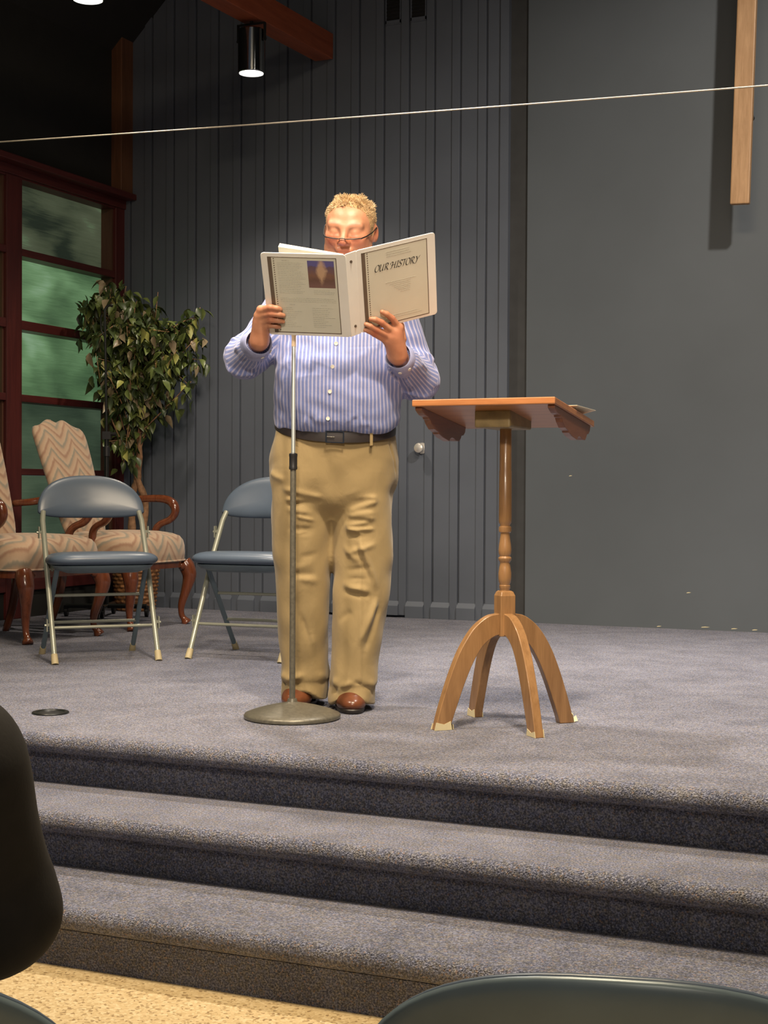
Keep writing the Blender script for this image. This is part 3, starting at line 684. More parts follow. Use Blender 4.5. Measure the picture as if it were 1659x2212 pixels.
# ================================================================== FOLDING CHAIRS
def bent_outline():
    o = []
    for i in range(64):
        a = 2 * math.pi * i / 64; c_, s_ = math.cos(a), math.sin(a)
        if s_ >= 0: u = .238 * math.copysign(abs(c_) ** .80, c_); v = .172 * s_ ** .92
        else: u = .238 * math.copysign(abs(c_) ** .55, c_); v = -.030 * abs(s_) ** 1.0
        o.append((u, v))
    return o
TILT = math.atan2(.42, .80)
def backpl(u, v, tt):       # pad plane leans with the frame; t>0 towards the sitter
    z0 = .640; yb = -.190 + z0 * .525
    return (u, yb + v * math.sin(TILT) * .75 - tt * math.cos(TILT) - .040 * (u / .222) ** 2 + .03, z0 + v * math.cos(TILT) * 1.06 + tt * .35)
def make_folding_chair(label):
    t = thing('folding_chair', label, 'chair', (0, 0, 0), 0, None)
    seat_o = []
    for i in range(56):
        a = 2 * math.pi * i / 56; c_, s_ = math.cos(a), math.sin(a)
        u = math.copysign(abs(c_) ** .42, c_); v = math.copysign(abs(s_) ** .5, s_)
        seat_o.append((u * (.246 - .030 * (v + 1) / 2), v * .205))
    obj('seat', pad(seat_o, .036, lambda u, v, h: (u, v - .035, .432 + h - .035 * v), rings=9, power=6, back=.85), M['vinyl'], t, sharp=0)
    obj('seat_pan', MB().rings([[(x * k, y * k - .035, z) for x, y in seat_o] for k, z in ((.92, .414), (.86, .396), (.66, .380))]), M['shell'], t)
    obj('backrest', pad(bent_outline(), .030, backpl, center=(0, .06), rings=9, power=3.2, back=.05), M['vinyl'], t, sharp=0)
    so = [(u * 1.004, v * 1.006) for u, v in bent_outline()]
    obj('back_shell', pad(so, .010, lambda u, v, h: backpl(u, v, h - .002), center=(0, .06), rings=8, power=3.2, back=1.8), M['shell'], t, sharp=0)
    fx = .222
    for s in (-1, 1):
        fr = MB().tube([(s * fx, -.215, .012), (s * fx, .015, .45), (s * (fx - .001), .104, .600), (s * (fx - .008), .130, .640)], .0118, 14)
        lg = obj('front_leg', fr, M['chair_metal'], t)
        obj('foot_cap', MB().tube([(s * fx, -.223, 0), (s * fx, -.216, .012), (s * fx, -.200, .040)], [.0155, .0155, .0140], 14), M['rubber'], lg)
        for yy, zz in ((-.135, .155), (.072, .545)):
            cl = MB().box(s * (fx + .020) - .0025, s * (fx + .020) + .0025, yy - .010, yy + .012, zz - .022, zz + .030).box(min(s * fx, s * (fx + .02)), max(s * fx, s * (fx + .02)), yy - .004, yy + .006, zz, zz + .012)
            cl.tube([(s * (fx + .018), yy, zz + .004), (s * (fx + .030), yy, zz + .004)], .005, 8)
            obj('ganging_clip', cl, M['chair_metal'], lg)
        rl = MB().tube([(s * (fx - .030), -.115, .418), (s * (fx - .024), .030, .235), (s * (fx - .018), .205, .012)], .0112, 14)
        rg_ = obj('rear_leg', rl, M['shell'], t)
        obj('foot_cap', MB().tube([(s * (fx - .0175), .214, 0), (s * (fx - .018), .206, .012), (s * (fx - .0185), .190, .034)], [.0148, .0148, .0132], 14), M['rubber'], rg_)
        obj('seat_hinge', MB().prism([(-.07, .385), (.03, .405), (.045, .445), (-.02, .44), (-.10, .405)], (s * (fx - .014) - .002, 0, 0), (0, 1, 0), (0, 0, 1), (1, 0, 0), .004), M['chair_metal'], t, smooth=False)
    for nm, y, z, h in (('front_stretcher', -.142, .148, fx), ('rear_stretcher', .096, .150, fx - .022), ('rear_stretcher', -.003, .276, fx - .024)):
        obj(nm, MB().tube([(-h, y, z), (h, y, z)], .0070, 10), M['chair_metal'], t)
    return t
ch = make_folding_chair('blue-grey padded folding chair at left, standing before the striped armchairs')
ch.location = (-3.765, 5.468, SZ); ch.rotation_euler = (0, 0, R(46)); ch['group'] = 'padded folding chairs'
dup(ch, (-3.165, 5.825, SZ), R(3), 'blue-grey padded folding chair half hidden behind the reading man')
FWD = Vector((-math.sin(YAW), math.cos(YAW), 0)); RGT = Vector((math.cos(YAW), math.sin(YAW), 0))
A_ = R(180) + R(14)
pc = Vector((-.3396, 1.1714, 0)) + RGT * .034 + FWD * .0; off = Matrix.Rotation(A_, 3, 'Z') @ Vector((0, .25, 0))
dup(ch, tuple(pc - off), A_, 'empty folding chair in the foreground, seen from behind at bottom right')
A2 = R(180) + R(26)
P2C = RGT * -.530 + FWD * 1.42 + Vector((0, 0, -.006))
dup(ch, tuple(RGT * -.500 + FWD * 1.465), A2, 'folding chair in the foreground holding the person in the black jacket')

# ================================================================== ARMCHAIRS
def make_armchair(label):
    t = thing('armchair', label, 'armchair', (0, 0, 0), 0, 'flame-stitch armchairs')
    so = []
    for i in range(72):
        a = 2 * math.pi * i / 72; c_, s_ = math.cos(a), math.sin(a)
        u = math.copysign(abs(c_) ** .5, c_); v = math.copysign(abs(s_) ** .5, s_)
        so.append((u * (.325 - .045 * (v + 1) / 2), v * .275))
    rings_ = [[(x * k, y * k, z) for x, y in so] for k, z in ((.985, .352), (1.0, .360), (1.005, .40), (1.0, .435), (.975, .465), (.92, .487), (.8, .502), (.6, .513), (.3, .519), (.03, .520))]
    obj('seat', MB().rings(rings_), M['flame'], t, sharp=0)
    obj('welt', MB().tube([(x * 1.006, y * 1.006, .354) for x, y in so] + [(so[0][0] * 1.006, so[0][1] * 1.006, .354)], .005, 6), M['flame'], t)
    obj('seat_rail', MB().rings([[(x * .97, y * .97, z) for x, y in so] for z in (.315, .352)]), M['mahogany'], t)
    bo = []
    for u, v in [(-.175, .0), (-.20, .10), (-.215, .25), (-.232, .42), (-.240, .56), (-.236, .605), (-.215, .634), (-.180, .640), (-.140, .652), (-.085, .676), (-.045, .676), (0, .662), (.045, .676), (.085, .676), (.140, .652), (.180, .640), (.215, .634), (.236, .605), (.240, .56), (.232, .42), (.215, .25), (.20, .10), (.175, .0)]:
        bo.append((u, v))
    bo = [tuple(p) for p in spline(bo, 3)]
    bo += [(.09, -.0), (0, 0), (-.09, 0)]
    obj('backrest', pad(bo, .040, lambda u, v, h: (u * .93, .225 + v * .335 - h * .97 - .03 * v * (1 - v), .47 + v * .965 - h * .2), center=(0, .33), rings=8, power=6, back=1.0), M['flame'], t, sharp=0)
    obj('back_rail', MB().box(-.17, .17, .215, .262, .33, .50), M['mahogany'], t, smooth=False)
    for s in (-1, 1):
        ap = spline([(x_ * .985, y_ + .06 * (y_ < .15), z_) for x_, y_, z_ in [(s * .215, .285, .665), (s * .245, .20, .672), (s * .285, .08, .682), (s * .310, -.06, .690), (s * .318, -.145, .684), (s * .316, -.195, .655), (s * .312, -.205, .610), (s * .306, -.175, .572), (s * .298, -.120, .548), (s * .293, -.090, .515), (s * .292, -.085, .455), (s * .290, -.080, .39)]], 5)
        rr = np.interp(np.linspace(0, 1, len(ap)), [0, .3, .45, .55, .7, .85, 1], [.017, .021, .026, .022, .019, .021, .018])
        obj('arm', MB().tube(ap, rr, 12), M['mahogany'], t, sharp=0)
        lp = spline([(s * .262, -.232, .345), (s * .272, -.250, .310), (s * .276, -.262, .262), (s * .262, -.250, .19), (s * .246, -.232, .11), (s * .243, -.232, .055), (s * .252, -.248, .022), (s * .258, -.258, .004)], 5)
        lr = np.interp(np.linspace(0, 1, len(lp)), [0, .12, .26, .45, .66, .8, .9, 1], [.040, .044, .040, .026, .0165, .016, .026, .027])
        obj('front_leg', MB().tube(lp, lr, 14), M['mahogany'], t, sharp=0)
        kp = MB().tube([(s * .262, -.235, .33), (s * .225, -.245, .318), (s * .205, -.248, .33)], [.03, .022, .008], 10); obj('knee_block', kp, M['mahogany'], t, sharp=0)
        rp = spline([(s * .19, .24, .36), (s * .19, .245, .25), (s * .195, .275, .12), (s * .20, .325, .0)], 4)
        obj('rear_leg', MB().tube(rp, list(np.linspace(.024, .019, len(rp))), 8), M['mahogany'], t, sharp=0)
    return t
ac = make_armchair('flame-stitch armchair with wooden arms in front of the ficus, right of the two')
ac.location = (-4.53, 6.80, SZ); ac.rotation_euler = (0, 0, R(88))
dup(ac, (-4.585, 6.04, SZ), R(84), 'flame-stitch armchair cut by the left edge of the frame')

# ================================================================== FICUS IN A WICKER BASKET
TX, TY = -5.02, 7.70
t = thing('ficus_tree', 'leafy artificial ficus tree with twisted stems in a wicker basket in the corner', 'plant', (TX, TY, SZ))
bk = MB(); rings_ = []; rows = 13; H = .30
for i in range(rows * 5 + 1):
    f = i / (rows * 5); z = f * H; row = int(f * rows * .9999); ph = f * rows - row
    r0 = .112 + .030 * f; ring = []
    for k in range(96):
        a = 2 * math.pi * k / 96
        r = r0 + .0065 * math.sin(math.pi * ph) * (1 + .8 * math.sin(a * 14 + math.pi * row))
        ring.append((r * math.cos(a), r * math.sin(a), z))
    rings_.append(ring)
rings_.append([(.125 * math.cos(2 * math.pi * k / 96), .125 * math.sin(2 * math.pi * k / 96), H) for k in range(96)])
rings_.append([(.120 * math.cos(2 * math.pi * k / 96), .120 * math.sin(2 * math.pi * k / 96), H - .05) for k in range(96)])
obj('basket', MB().rings(rings_), M['wicker'], t, sharp=0)
obj('moss', MB().lathe([(.001, H - .03), (.122, H - .045), (.122, H - .06), (.001, H - .06)], 24), M['soil'], t)
# cam-aligned helper directions keep the two stems side by side as they grow
rv, fv = Vector(RGT), Vector(FWD)
def tp(a, b, z): p = rv * a + fv * b; return (p.x, p.y, z)
rnd = random.Random(7)
stA = spline([tp(-.02, 0, .25), tp(-.022, -.02, .48), tp(-.012, -.05, .70), tp(.024, -.08, .82), tp(.036, -.11, 1.00), tp(.022, -.16, 1.18), tp(-.01, -.20, 1.36), tp(-.03, -.22, 1.52), tp(-.05, -.22, 1.66)], 6)
stB = spline([tp(.035, .02, .25), tp(.045, .00, .50), tp(.062, -.03, .66), tp(.03, -.08, .78), tp(-.008, -.12, .92), tp(-.014, -.16, 1.12), tp(.012, -.18, 1.28), tp(.03, -.20, 1.46), tp(.07, -.22, 1.70)], 6)
def knobbly(n, r0, r1, seed):
    rr = random.Random(seed); return [(r0 + (r1 - r0) * i / (n - 1)) * (1 + .14 * rr.uniform(-1, 1)) for i in range(n)]
obj('stem', MB().tube(stA, knobbly(len(stA), .026, .012, 1), 10), M['bark'], t, sharp=0)
obj('stem', MB().tube(stB, knobbly(len(stB), .024, .011, 2), 10), M['bark'], t, sharp=0)
tips = []
CEN = Vector(tp(.03, -.21, 1.61)); RAD = (.41, .28, .40)
for i in range(74):
    st = stA if i % 2 else stB
    j = rnd.randint(int(len(st) * .42), len(st) - 1); b0 = Vector(st[j])
    for _ in range(40):
        d = Vector((rnd.uniform(-1, 1), rnd.uniform(-1, 1), rnd.uniform(-1, 1)))
        if not .55 < d.length < 1: continue
        e = CEN + rv * d.x * RAD[0] + fv * d.y * RAD[1] + Vector((0, 0, d.z * RAD[2]))
        if i in (3, 4): e = CEN + rv * rnd.uniform(.36, .44) + Vector((0, 0, rnd.uniform(.10, .30)))
        if i in (5, 6, 7): e = CEN + rv * rnd.uniform(-.20, -.05) + fv * -.05 + Vector((0, 0, rnd.uniform(-.78, -.5)))
        if i in (8, 9): e = CEN + rv * rnd.uniform(-.42, -.30) + fv * rnd.uniform(-.12, -.05) + Vector((0, 0, rnd.uniform(.05, .3)))
        w_ = e + Vector((TX, TY, SZ))
        if w_.x > XL + .10 and w_.y < YB - .10: break
    mid = b0.lerp(e, .5) + Vector((rnd.uniform(-.04, .04), rnd.uniform(-.04, .04), rnd.uniform(.02, .08)))
    br = spline([b0, mid, e], 5); obj('branch', MB().tube(br, list(np.linspace(.0055, .0018, len(br))), 5), M['bark'], t, sharp=0)
    tips.append([Vector(p) for p in br])
def leaf_verts(L, W, curl, fold):
    vs = []; 
    for f, wd in ((0, .06), (.18, .62), (.42, 1.0), (.68, .72), (.88, .28), (1.0, .02)):
        z = -curl * f * f * L
        vs += [(-wd * W / 2, f * L, z + fold * wd * W), (0, f * L, z), (wd * W / 2, f * L, z + fold * wd * W)]
    fs = []
    for i in range(5):
        a = i * 3; fs += [(a, a + 1, a + 4, a + 3), (a + 1, a + 2, a + 5, a + 4)]
    return vs, fs
leafmesh = []
for k in range(8):
    vs, fs = leaf_verts(.072 + .007 * (k % 3), .042 + .005 * (k % 2), .25 + .12 * (k % 4), .18 + .05 * (k % 3))
    me = bpy.data.meshes.new('leaf'); me.from_pydata(vs, [], fs)
    me.materials.append(M['leaf'][(0, 1, 0, 2, 1, 0, 1, 3)[k]]); me.polygons.foreach_set('use_smooth', [True] * len(fs)); leafmesh.append(me)
spots_ = []
for bi, br in enumerate(tips):
    for q in range(34):
        f = rnd.uniform(.30, 1.0); i = min(int(f * (len(br) - 1)), len(br) - 2); p = br[i].lerp(br[i + 1], f * (len(br) - 1) - i)
        p = p + Vector((rnd.gauss(0, .030), rnd.gauss(0, .030), rnd.gauss(0, .028)))
        w_ = p + Vector((TX, TY, SZ))
        if w_.x < XL + .045 or w_.y > YB - .075 or math.hypot(w_.x + 4.925, w_.y - 7.232) < .075: continue
        az = rnd.uniform(0, 2 * math.pi); pitch = -rnd.uniform(.15, 1.25)
        spots_.append((p, az, pitch, rnd.uniform(-.7, .7), rnd.choice((0, 1, 2, 4, 5, 6, 0, 2, 5, 1, 3, 7, 4)), rnd.uniform(.75, 1.1)))
spots_.sort(key=lambda s_: (s_[0].dot(fv)))
bulk = [MB() for _ in M['leaf']]
for i, (p, az, pi_, ro, k, sc) in enumerate(spots_):
    mt = Matrix.Translation(p) @ Matrix.Rotation(az, 4, 'Z') @ Matrix.Rotation(pi_, 4, 'X') @ Matrix.Rotation(ro, 4, 'Y') @ Matrix.Scale(sc, 4)
    if i < 300:
        o = bpy.data.objects.new('leaf', leafmesh[k]); C.objects.link(o); o.parent = t; o.matrix_local = mt
    else:
        me = leafmesh[k]; mi = (0, 1, 0, 2, 1, 0, 1, 3)[k]
        bulk[mi].add([tuple(mt @ v.co) for v in me.vertices], [tuple(f.vertices) for f in me.polygons])
allb = MB(); mids = []
for mi, b in enumerate(bulk): allb.add(b.v, b.f); mids += [mi] * len(b.f)
fo = mesh_obj('foliage', allb.v, allb.f, M['leaf'], t, True, 0); fo.data.polygons.foreach_set('material_index', mids); fo['kind'] = 'stuff'

# ================================================================== ROLLING BLACK STAND
t = thing('rolling_stand', 'slim black boom stand on casters between armchair and ficus', 'stand', (-4.917, 7.232, SZ), R(22))
obj('pole', MB().tube([(0, 0, .06), (0, 0, 1.03)], .0135, 14), M['black_metal'], t)
obj('collar', MB().lathe([(.014, .93), (.019, .932), (.019, .985), (.014, .99)], 18), M['black_plastic'], t)
obj('clamp', MB().box(-.022, .026, -.018, .018, 1.03, 1.075).tube([(.024, 0, 1.06), (.055, 0, 1.06)], [.008, .013], 12), M['black_plastic'], t)
obj('inner_pole', MB().tube(spline([(0, 0, 1.02), (-.006, 0, 1.4), (-.012, 0, 1.74), (-.008, 0, 1.785), (.012, 0, 1.805), (.034, 0, 1.800)], 5), .0075, 10), M['black_metal'], t)
obj('hook', MB().tube(spline([(-.010, 0, 1.62), (-.032, 0, 1.66), (-.036, 0, 1.72), (-.030, -.0, 1.75)], 5), .0045, 8), M['black_metal'], t)
bs = MB().tube([(-.235, 0, .062), (.235, 0, .062)], .014, 10).tube([(0, -.11, .062), (0, .20, .062)], .014, 10); obj('base', bs, M['black_metal'], t)
for dx, dy in ((-.235, 0), (.235, 0), (0, -.11), (0, .20)):
    c_ = obj('caster', MB().box(dx - .013, dx + .013, dy - .008, dy + .018, .028, .062).tube([(dx, dy, .05), (dx, dy, .066)], .012, 10), M['black_plastic'], t)
    wh = MB().lathe([(.004, -.010), (.022, -.010), (.025, -.007), (.025, .007), (.022, .010), (.004, .010)], 18)
    wh.v = [(dx + z, dy + x + .006, y + .025) for x, y, z in wh.v]; obj('wheel', wh, M['black_plastic'], c_)

# ================================================================== THE READING MAN
MO = (-2.185, 4.5459, SZ)
man = thing('person', 'white-haired man in striped blue shirt and khaki trousers reading from a binder', 'person', MO, YAW)
def rot3(ax, a):
    return np.array(Matrix.Rotation(a, 3, ax))
RH = rot3('Z', R(-10)) @ rot3('Y', R(4)) @ rot3('X', R(17)); HC = np.array((.0635, -.045, 1.621))
hp = lambda *p: HC + RH @ np.array(p)
B = Field()
hb = lambda c, r, k=.02, mode='u': B.ball(hp(*c), r, k, mode, RH)
hc = lambda a, b, ra, rb=None, k=.012, mode='u': B.cap(hp(*a), hp(*b), ra, rb, k, mode)
# torso core and limbs (inside the clothes), then neck, head, forearms and hands
B.stack([(.80, .012, .0, .17, .11), (.95, .015, -.01, .175, .13), (1.10, .025, -.03, .185, .145), (1.25, .03, -.005, .175, .12), (1.36, .034, .015, .165, .09), (1.43, .038, .022, .10, .07), (1.47, .042, .02, .06, .06)], .03)
for s, pts, rr in ((-1, [(-.12, .02, 1.40), (-.284, -.04, 1.185), (-.221, -.263, 1.220)], [.055, .043, .029]), (1, [(.19, .025, 1.39), (.297, .01, 1.115), (.223, -.214, 1.182)], [.055, .043, .029])):
    B.chain(pts, rr, .03)
for pts, rr in (([(-.09, .0, .84), (-.092, .01, .46), (-.087, .075, .08)], [.09, .06, .042]), ([(.11, .0, .84), (.106, -.005, .46), (.080, .0, .08)], [.09, .06, .042])):
    B.chain(pts, rr, .02)
B.cap((-.087, .075, .07), (-.100, -.02, .045), .034, .028); B.cap((.080, .0, .07), (.070, -.09, .045), .034, .028)
B.cap((.045, .025, 1.44), hp(0, .025, -.055), .064, .060, .03)
hb((0, .015, .030), (.0835, .099, .0700), .02)
hb((0, -.026, -.032), (.0715, .064, .080), .03)
hb((0, -.010, -.062), (.0715, .062, .048), .03)
for s in (-1, 1):
    hb((s * .046, -.034, -.072), .027, .03); hb((s * .043, -.058, -.024), (.027, .026, .024), .025)
    hc((s * .050, -.072, .020), (s * .014, -.084, .016), .009, .009, .020)
    hb((s * .033, -.101, .001), (.016, .012, .011), .012, 's')
    hb((s * .033, -.0755, -.001), (.0165, .0150, .0140), .006)
    hb((s * .034, -.083, -.017), (.017, .010, .007), .010)
    hb((s * .0135, -.101, -.034), (.0095, .012, .0095), .008)
    B.ball(hp(s * .0835, .018, -.016), (.008, .019, .029), .012, 'u', RH @ rot3('Z', R(-s * 18)))
    hb((s * .094, .008, -.014), (.007, .010, .016), .008, 's')
hc((0, -.086, .012), (0, -.110, -.027), .0085, .0125, .014); hb((0, -.110, -.031), (.0145, .0125, .012), .010)
for s in (-1, 1): hb((s * .0075, -.112, -.0425), (.004, .006, .004), .004, 's')
hc((-.020, -.088, -.060), (.020, -.088, -.060), .0075, None, .010); hc((-.017, -.087, -.074), (.017, -.087, -.074), .0085, None, .010)
hc((-.022, -.0975, -.0665), (.022, -.0975, -.0665), .0032, None, .004, 's')
hb((0, -.074, -.098), (.026, .020, .020), .02); hb((0, -.030, -.108), (.045, .05, .025), .03)
def finger(chain, rr):
    for i in range(len(chain) - 1): B.cap(chain[i], chain[i + 1], rr[i] * .90, rr[i + 1] * .92, .008 if i == 0 else .0028)
# his right hand (left in the picture) curls round the outer edge of the left cover
WL = (-.221, -.263, 1.220)
for m_, r1 in (((-.2115, -.3300, 1.3120), .0145), ((-.2195, -.3150, 1.2945), .0150), ((-.2193, -.2995, 1.2765), .0145), ((-.2145, -.2860, 1.2610), .0135)):
    B.cap(WL, m_, .0225, r1, .016)
B.cap((-.215, -.272, 1.240), (-.206, -.300, 1.285), .020, .017, .02)
finger([(-.2115, -.3300, 1.3120), (-.1800, -.3560, 1.3170), (-.1590, -.3510, 1.3140), (-.1500, -.3445, 1.3120)], [.0125, .0108, .0098, .0082])
finger([(-.2195, -.3150, 1.2945), (-.1790, -.3455, 1.2990), (-.1530, -.3410, 1.2955), (-.1400, -.3335, 1.2940)], [.0125, .0112, .0100, .0084])
finger([(-.2193, -.2995, 1.2765), (-.1800, -.3310, 1.2805), (-.1540, -.3270, 1.2775), (-.1420, -.3200, 1.2760)], [.0120, .0106, .0096, .0082])
finger([(-.2145, -.2860, 1.2610), (-.1830, -.3130, 1.2640), (-.1640, -.3110, 1.2620), (-.1560, -.3055, 1.2610)], [.0108, .0094, .0086, .0074])
finger([(-.218, -.266, 1.240), (-.205, -.266, 1.262), (-.180, -.293, 1.292), (-.152, -.327, 1.318)], [.017, .0155, .0118, .0096])
# his left hand (right in the picture) spreads over the lower part of the right cover
WR = (.223, -.214, 1.182)
for m_, r1 in (((.2278, -.2619, 1.2648), .0150), ((.2144, -.2658, 1.2494), .0155), ((.2026, -.2617, 1.2349), .0150), ((.1893, -.2543, 1.2222), .0140)):
    B.cap(WR, m_, .0235, r1, .016)
B.cap((.224, -.232, 1.205), (.213, -.250, 1.236), .021, .020, .02)
finger([(.2278, -.2619, 1.2648), (.2051, -.2930, 1.2910), (.1870, -.3100, 1.3035), (.1725, -.3165, 1.3090)], [.0128, .0110, .0100, .0084])
finger([(.2144, -.2658, 1.2494), (.1712, -.3030, 1.2775), (.1510, -.3160, 1.2850), (.1373, -.3190, 1.2865)], [.0130, .0114, .0102, .0086])
finger([(.2026, -.2617, 1.2349), (.1550, -.2960, 1.2545), (.1350, -.3100, 1.2650), (.1226, -.3140, 1.2692)], [.0124, .0108, .0098, .0082])
finger([(.1893, -.2543, 1.2222), (.1491, -.2850, 1.2405), (.1310, -.2985, 1.2490), (.1196, -.3035, 1.2526)], [.0110, .0096, .0088, .0074])
finger([(.228, -.218, 1.205), (.238, -.218, 1.232), (.234, -.226, 1.276), (.210, -.256, 1.312)], [.018, .0158, .0120, .0098])
V, F = B.mesh(.004)
Q = (V - HC) @ RH                                        # head coordinates
inhead = Q[:, 2] > -.13
line = np.interp(Q[:, 1], [-.10, -.072, -.058, -.044, -.034, -.02, .03, .10], [.3, .100, .086, .060, .020, -.018, -.03, -.075])
scalp = sstep(Q[:, 2] - line, -.004, .006) * inhead * (1 - (np.linalg.norm((Q - np.array([0, .012, -.016])) * np.array([0, 1, .7]), axis=1) < .028) * (np.abs(Q[:, 0]) > .081))
gs = lambda c, w_: np.exp(-(np.linalg.norm(Q - np.array(c), axis=1) / w_) ** 2)
red = np.clip(gs((0, -.115, -.035), .022) + .8 * (gs((.045, -.075, -.030), .026) + gs((-.045, -.075, -.030), .026)) + .9 * (gs((.012, -.093, -.067), .014) + gs((-.012, -.093, -.067), .014)) + .6 * (gs((.088, .01, -.015), .03) + gs((-.088, .01, -.015), .03)), 0, 1)
for p in ((-.18, -.355, 1.317), (-.179, -.3455, 1.299), (-.18, -.331, 1.2805), (.171, -.311, 1.2745), (.155, -.3035, 1.2515), (.149, -.2915, 1.2378), (.205, -.2985, 1.289), (.2278, -.2619, 1.2648), (.2144, -.2658, 1.2494), (.2026, -.2617, 1.2349)):
    red += .55 * np.exp(-(np.linalg.norm(V - np.array(p), axis=1) / .014) ** 2)
red += .15 * sstep(-V[:, 1], .18, .30) * (V[:, 2] < 1.25) * (V[:, 2] > 1.1)
brow = np.zeros(len(V))
for s in (-1, 1):
    for f in np.linspace(0, 1, 9):
        brow = np.maximum(brow, gs((s * (.014 + .042 * f), -.089 + .017 * f * f, .0185 + .008 * math.sin(f * 2.6)), .0065))
    brow = np.maximum(brow, .9 * gs((s * .033, -.090, -.0105), .009) * (np.abs(Q[:, 2] + .0105) < .006))
V = V + 0.0006 * wave_noise(V, 90, 3)[:, None] * B.grad(V)
body = field_obj('body', V, F, M['skin'], man, {'redness': np.clip(red, 0, 1), 'scalp': scalp, 'brow': brow})

# hair: short blades on the scalp, longer and ruffled on the crown
rg = np.random.default_rng(5); cand = np.where(scalp > .6)[0]
NRM = B.grad(V[cand]); hairb = MB()
pick = rg.choice(len(cand), 9000, replace=True)
PJ = V[cand][pick] + rg.normal(0, .0012, (9000, 3)); CL = np.stack([wave_noise(PJ, 160, 50 + k, 6) for k in range(3)], -1); LN = 1 + .35 * wave_noise(PJ, 110, 60, 6)
for j_, i in enumerate(pick):
    p, n_ = PJ[j_], NRM[i]; q = (p - HC) @ RH
    top = float(sstep(np.array([q[2]]), .045, .092)[0])
    L = (.0065 + .0125 * top) * LN[j_] * rg.uniform(.6, 1.25)
    d = RH @ (np.array([.10, -.45 * top + .30 * (1 - top), .10 * top - .75 * (1 - top)]) + .45 * CL[j_] + rg.normal(0, .16, 3))
    d = n_ * (.50 + .30 * top) + d; d /= np.linalg.norm(d)
    sd = np.cross(d, rg.normal(size=3)); sd /= np.linalg.norm(sd); wd = .00075
    a = p - n_ * .0015
    m1 = a + d * L * .6 + n_ * L * .08; tpv = a + d * L - n_ * L * .16
    s2 = np.cross(d, sd)
    hairb.add([a + sd * wd, a - sd * wd, a + s2 * wd, m1 + sd * wd * .8, m1 - sd * wd * .8, m1 + s2 * wd * .8, tpv], [(0, 1, 4, 3), (1, 2, 5, 4), (2, 0, 3, 5), (3, 4, 6), (4, 5, 6), (5, 3, 6)])
ho = mesh_obj('hair', hairb.v, hairb.f, M['hair'], man, True, 0); ho['kind'] = 'stuff'
H = lambda *p: tuple(hp(*p))
for s in (-1, 1):
    obj('eyelashes', MB().tube([H(s * .0190, -.0868, -.0085), H(s * .0265, -.0912, -.0115), H(s * .0345, -.0912, -.0125), H(s * .0425, -.0865, -.0100), H(s * .0475, -.0805, -.0070)], [.0006, .0011, .0012, .0010, .0005], 6), M['print_brown'], man)
# half-rim reading glasses low on the nose
gl = bpy.data.objects.new('reading_glasses', None); C.objects.link(gl); gl.parent = man; gl.location = H(0, -.118, -.024); gl.empty_display_size = .02
go = np.array(H(0, -.118, -.024)); HG = lambda *p: tuple(np.array(H(*p)) - go)
fr = MB()
for s in (-1, 1):
    fr.tube([HG(s * .0095, -.1235, -.0190), HG(s * .0200, -.1235, -.0185), HG(s * .040, -.1190, -.0175), HG(s * .0575, -.1090, -.0165), HG(s * .0610, -.1060, -.0170)], .0017, 8)
    fr.tube([HG(s * .0100, -.1235, -.0190), HG(s * .0105, -.1215, -.0270), HG(s * .0090, -.1170, -.0310)], .0008, 6)
    fr.tube([HG(s * .0605, -.1065, -.0170), HG(s * .0720, -.0800, -.0130), HG(s * .0830, -.0300, -.0060), HG(s * .0890, .0100, .0060), HG(s * .0880, .030, -.008)], [.0022, .0023, .0020, .0015, .0013], 8)
fr.tube([HG(-.0095, -.1235, -.0190), HG(-.004, -.1255, -.0165), HG(.004, -.1255, -.0165), HG(.0095, -.1235, -.0190)], .0017, 8)
fo_ = obj('frame', fr, M['black_metal'], gl)
for s in (-1, 1):
    lo = [(.0105, -.1235, -.0195), (.020, -.1235, -.0190), (.040, -.119, -.0180), (.057, -.1093, -.0170), (.0575, -.1078, -.026), (.052, -.109, -.036), (.038, -.1155, -.0425), (.022, -.120, -.0420), (.0125, -.122, -.036)]
    a = [HG(s * x, y, z) for x, y, z in lo]; b = [HG(s * x, y + .0012, z) for x, y, z in lo]; n = len(a)
    obj('lens', MB().add(a + b, [tuple(range(n)), tuple(reversed(range(n, 2 * n)))] + [(i, (i + 1) % n, n + (i + 1) % n, n + i) for i in range(n)]), M['lens'], gl, smooth=False)

# ---- shirt
S = Field()
torso = [(.915, .020, -.018, .186, .150), (.945, .020, -.022, .206, .170), (1.0, .022, -.034, .214, .178), (1.08, .026, -.040, .215, .182), (1.16, .028, -.030, .209, .170), (1.25, .031, -.010, .203, .150), (1.33, .034, .010, .198, .132), (1.385, .036, .020, .180, .116), (1.425, .039, .024, .140, .098), (1.455, .042, .024, .092, .080), (1.475, .044, .024, .072, .072)]
S.stack(torso, .03, 2.15)
EL, ER = (-.284, -.040, 1.188), (.297, .010, 1.118)
CL0 = tuple(np.array(EL) * .30 + np.array(WL) * .70); CR0 = tuple(np.array(ER) * .30 + np.array(WR) * .70)
S.cap((-.130, .02, 1.375), EL, .083, .066, .05); S.cap(EL, CL0, .066, .050, .03)
S.cap((.205, .02, 1.365), ER, .083, .066, .05); S.cap(ER, CR0, .066, .050, .03)
zc = lambda P: P[..., 2] - (.958 - .036 * sstep(-P[..., 1], -.04, .17) + .006 * np.sin(P[..., 0] * 34))
S.add(zc, (-.30, -.30, .85), (.30, .25, .98), .022, 's')
V, F = S.mesh(.0042)
dL = np.array(EL) - np.array((-.130, .02, 1.375)); N_ = S.grad(V)
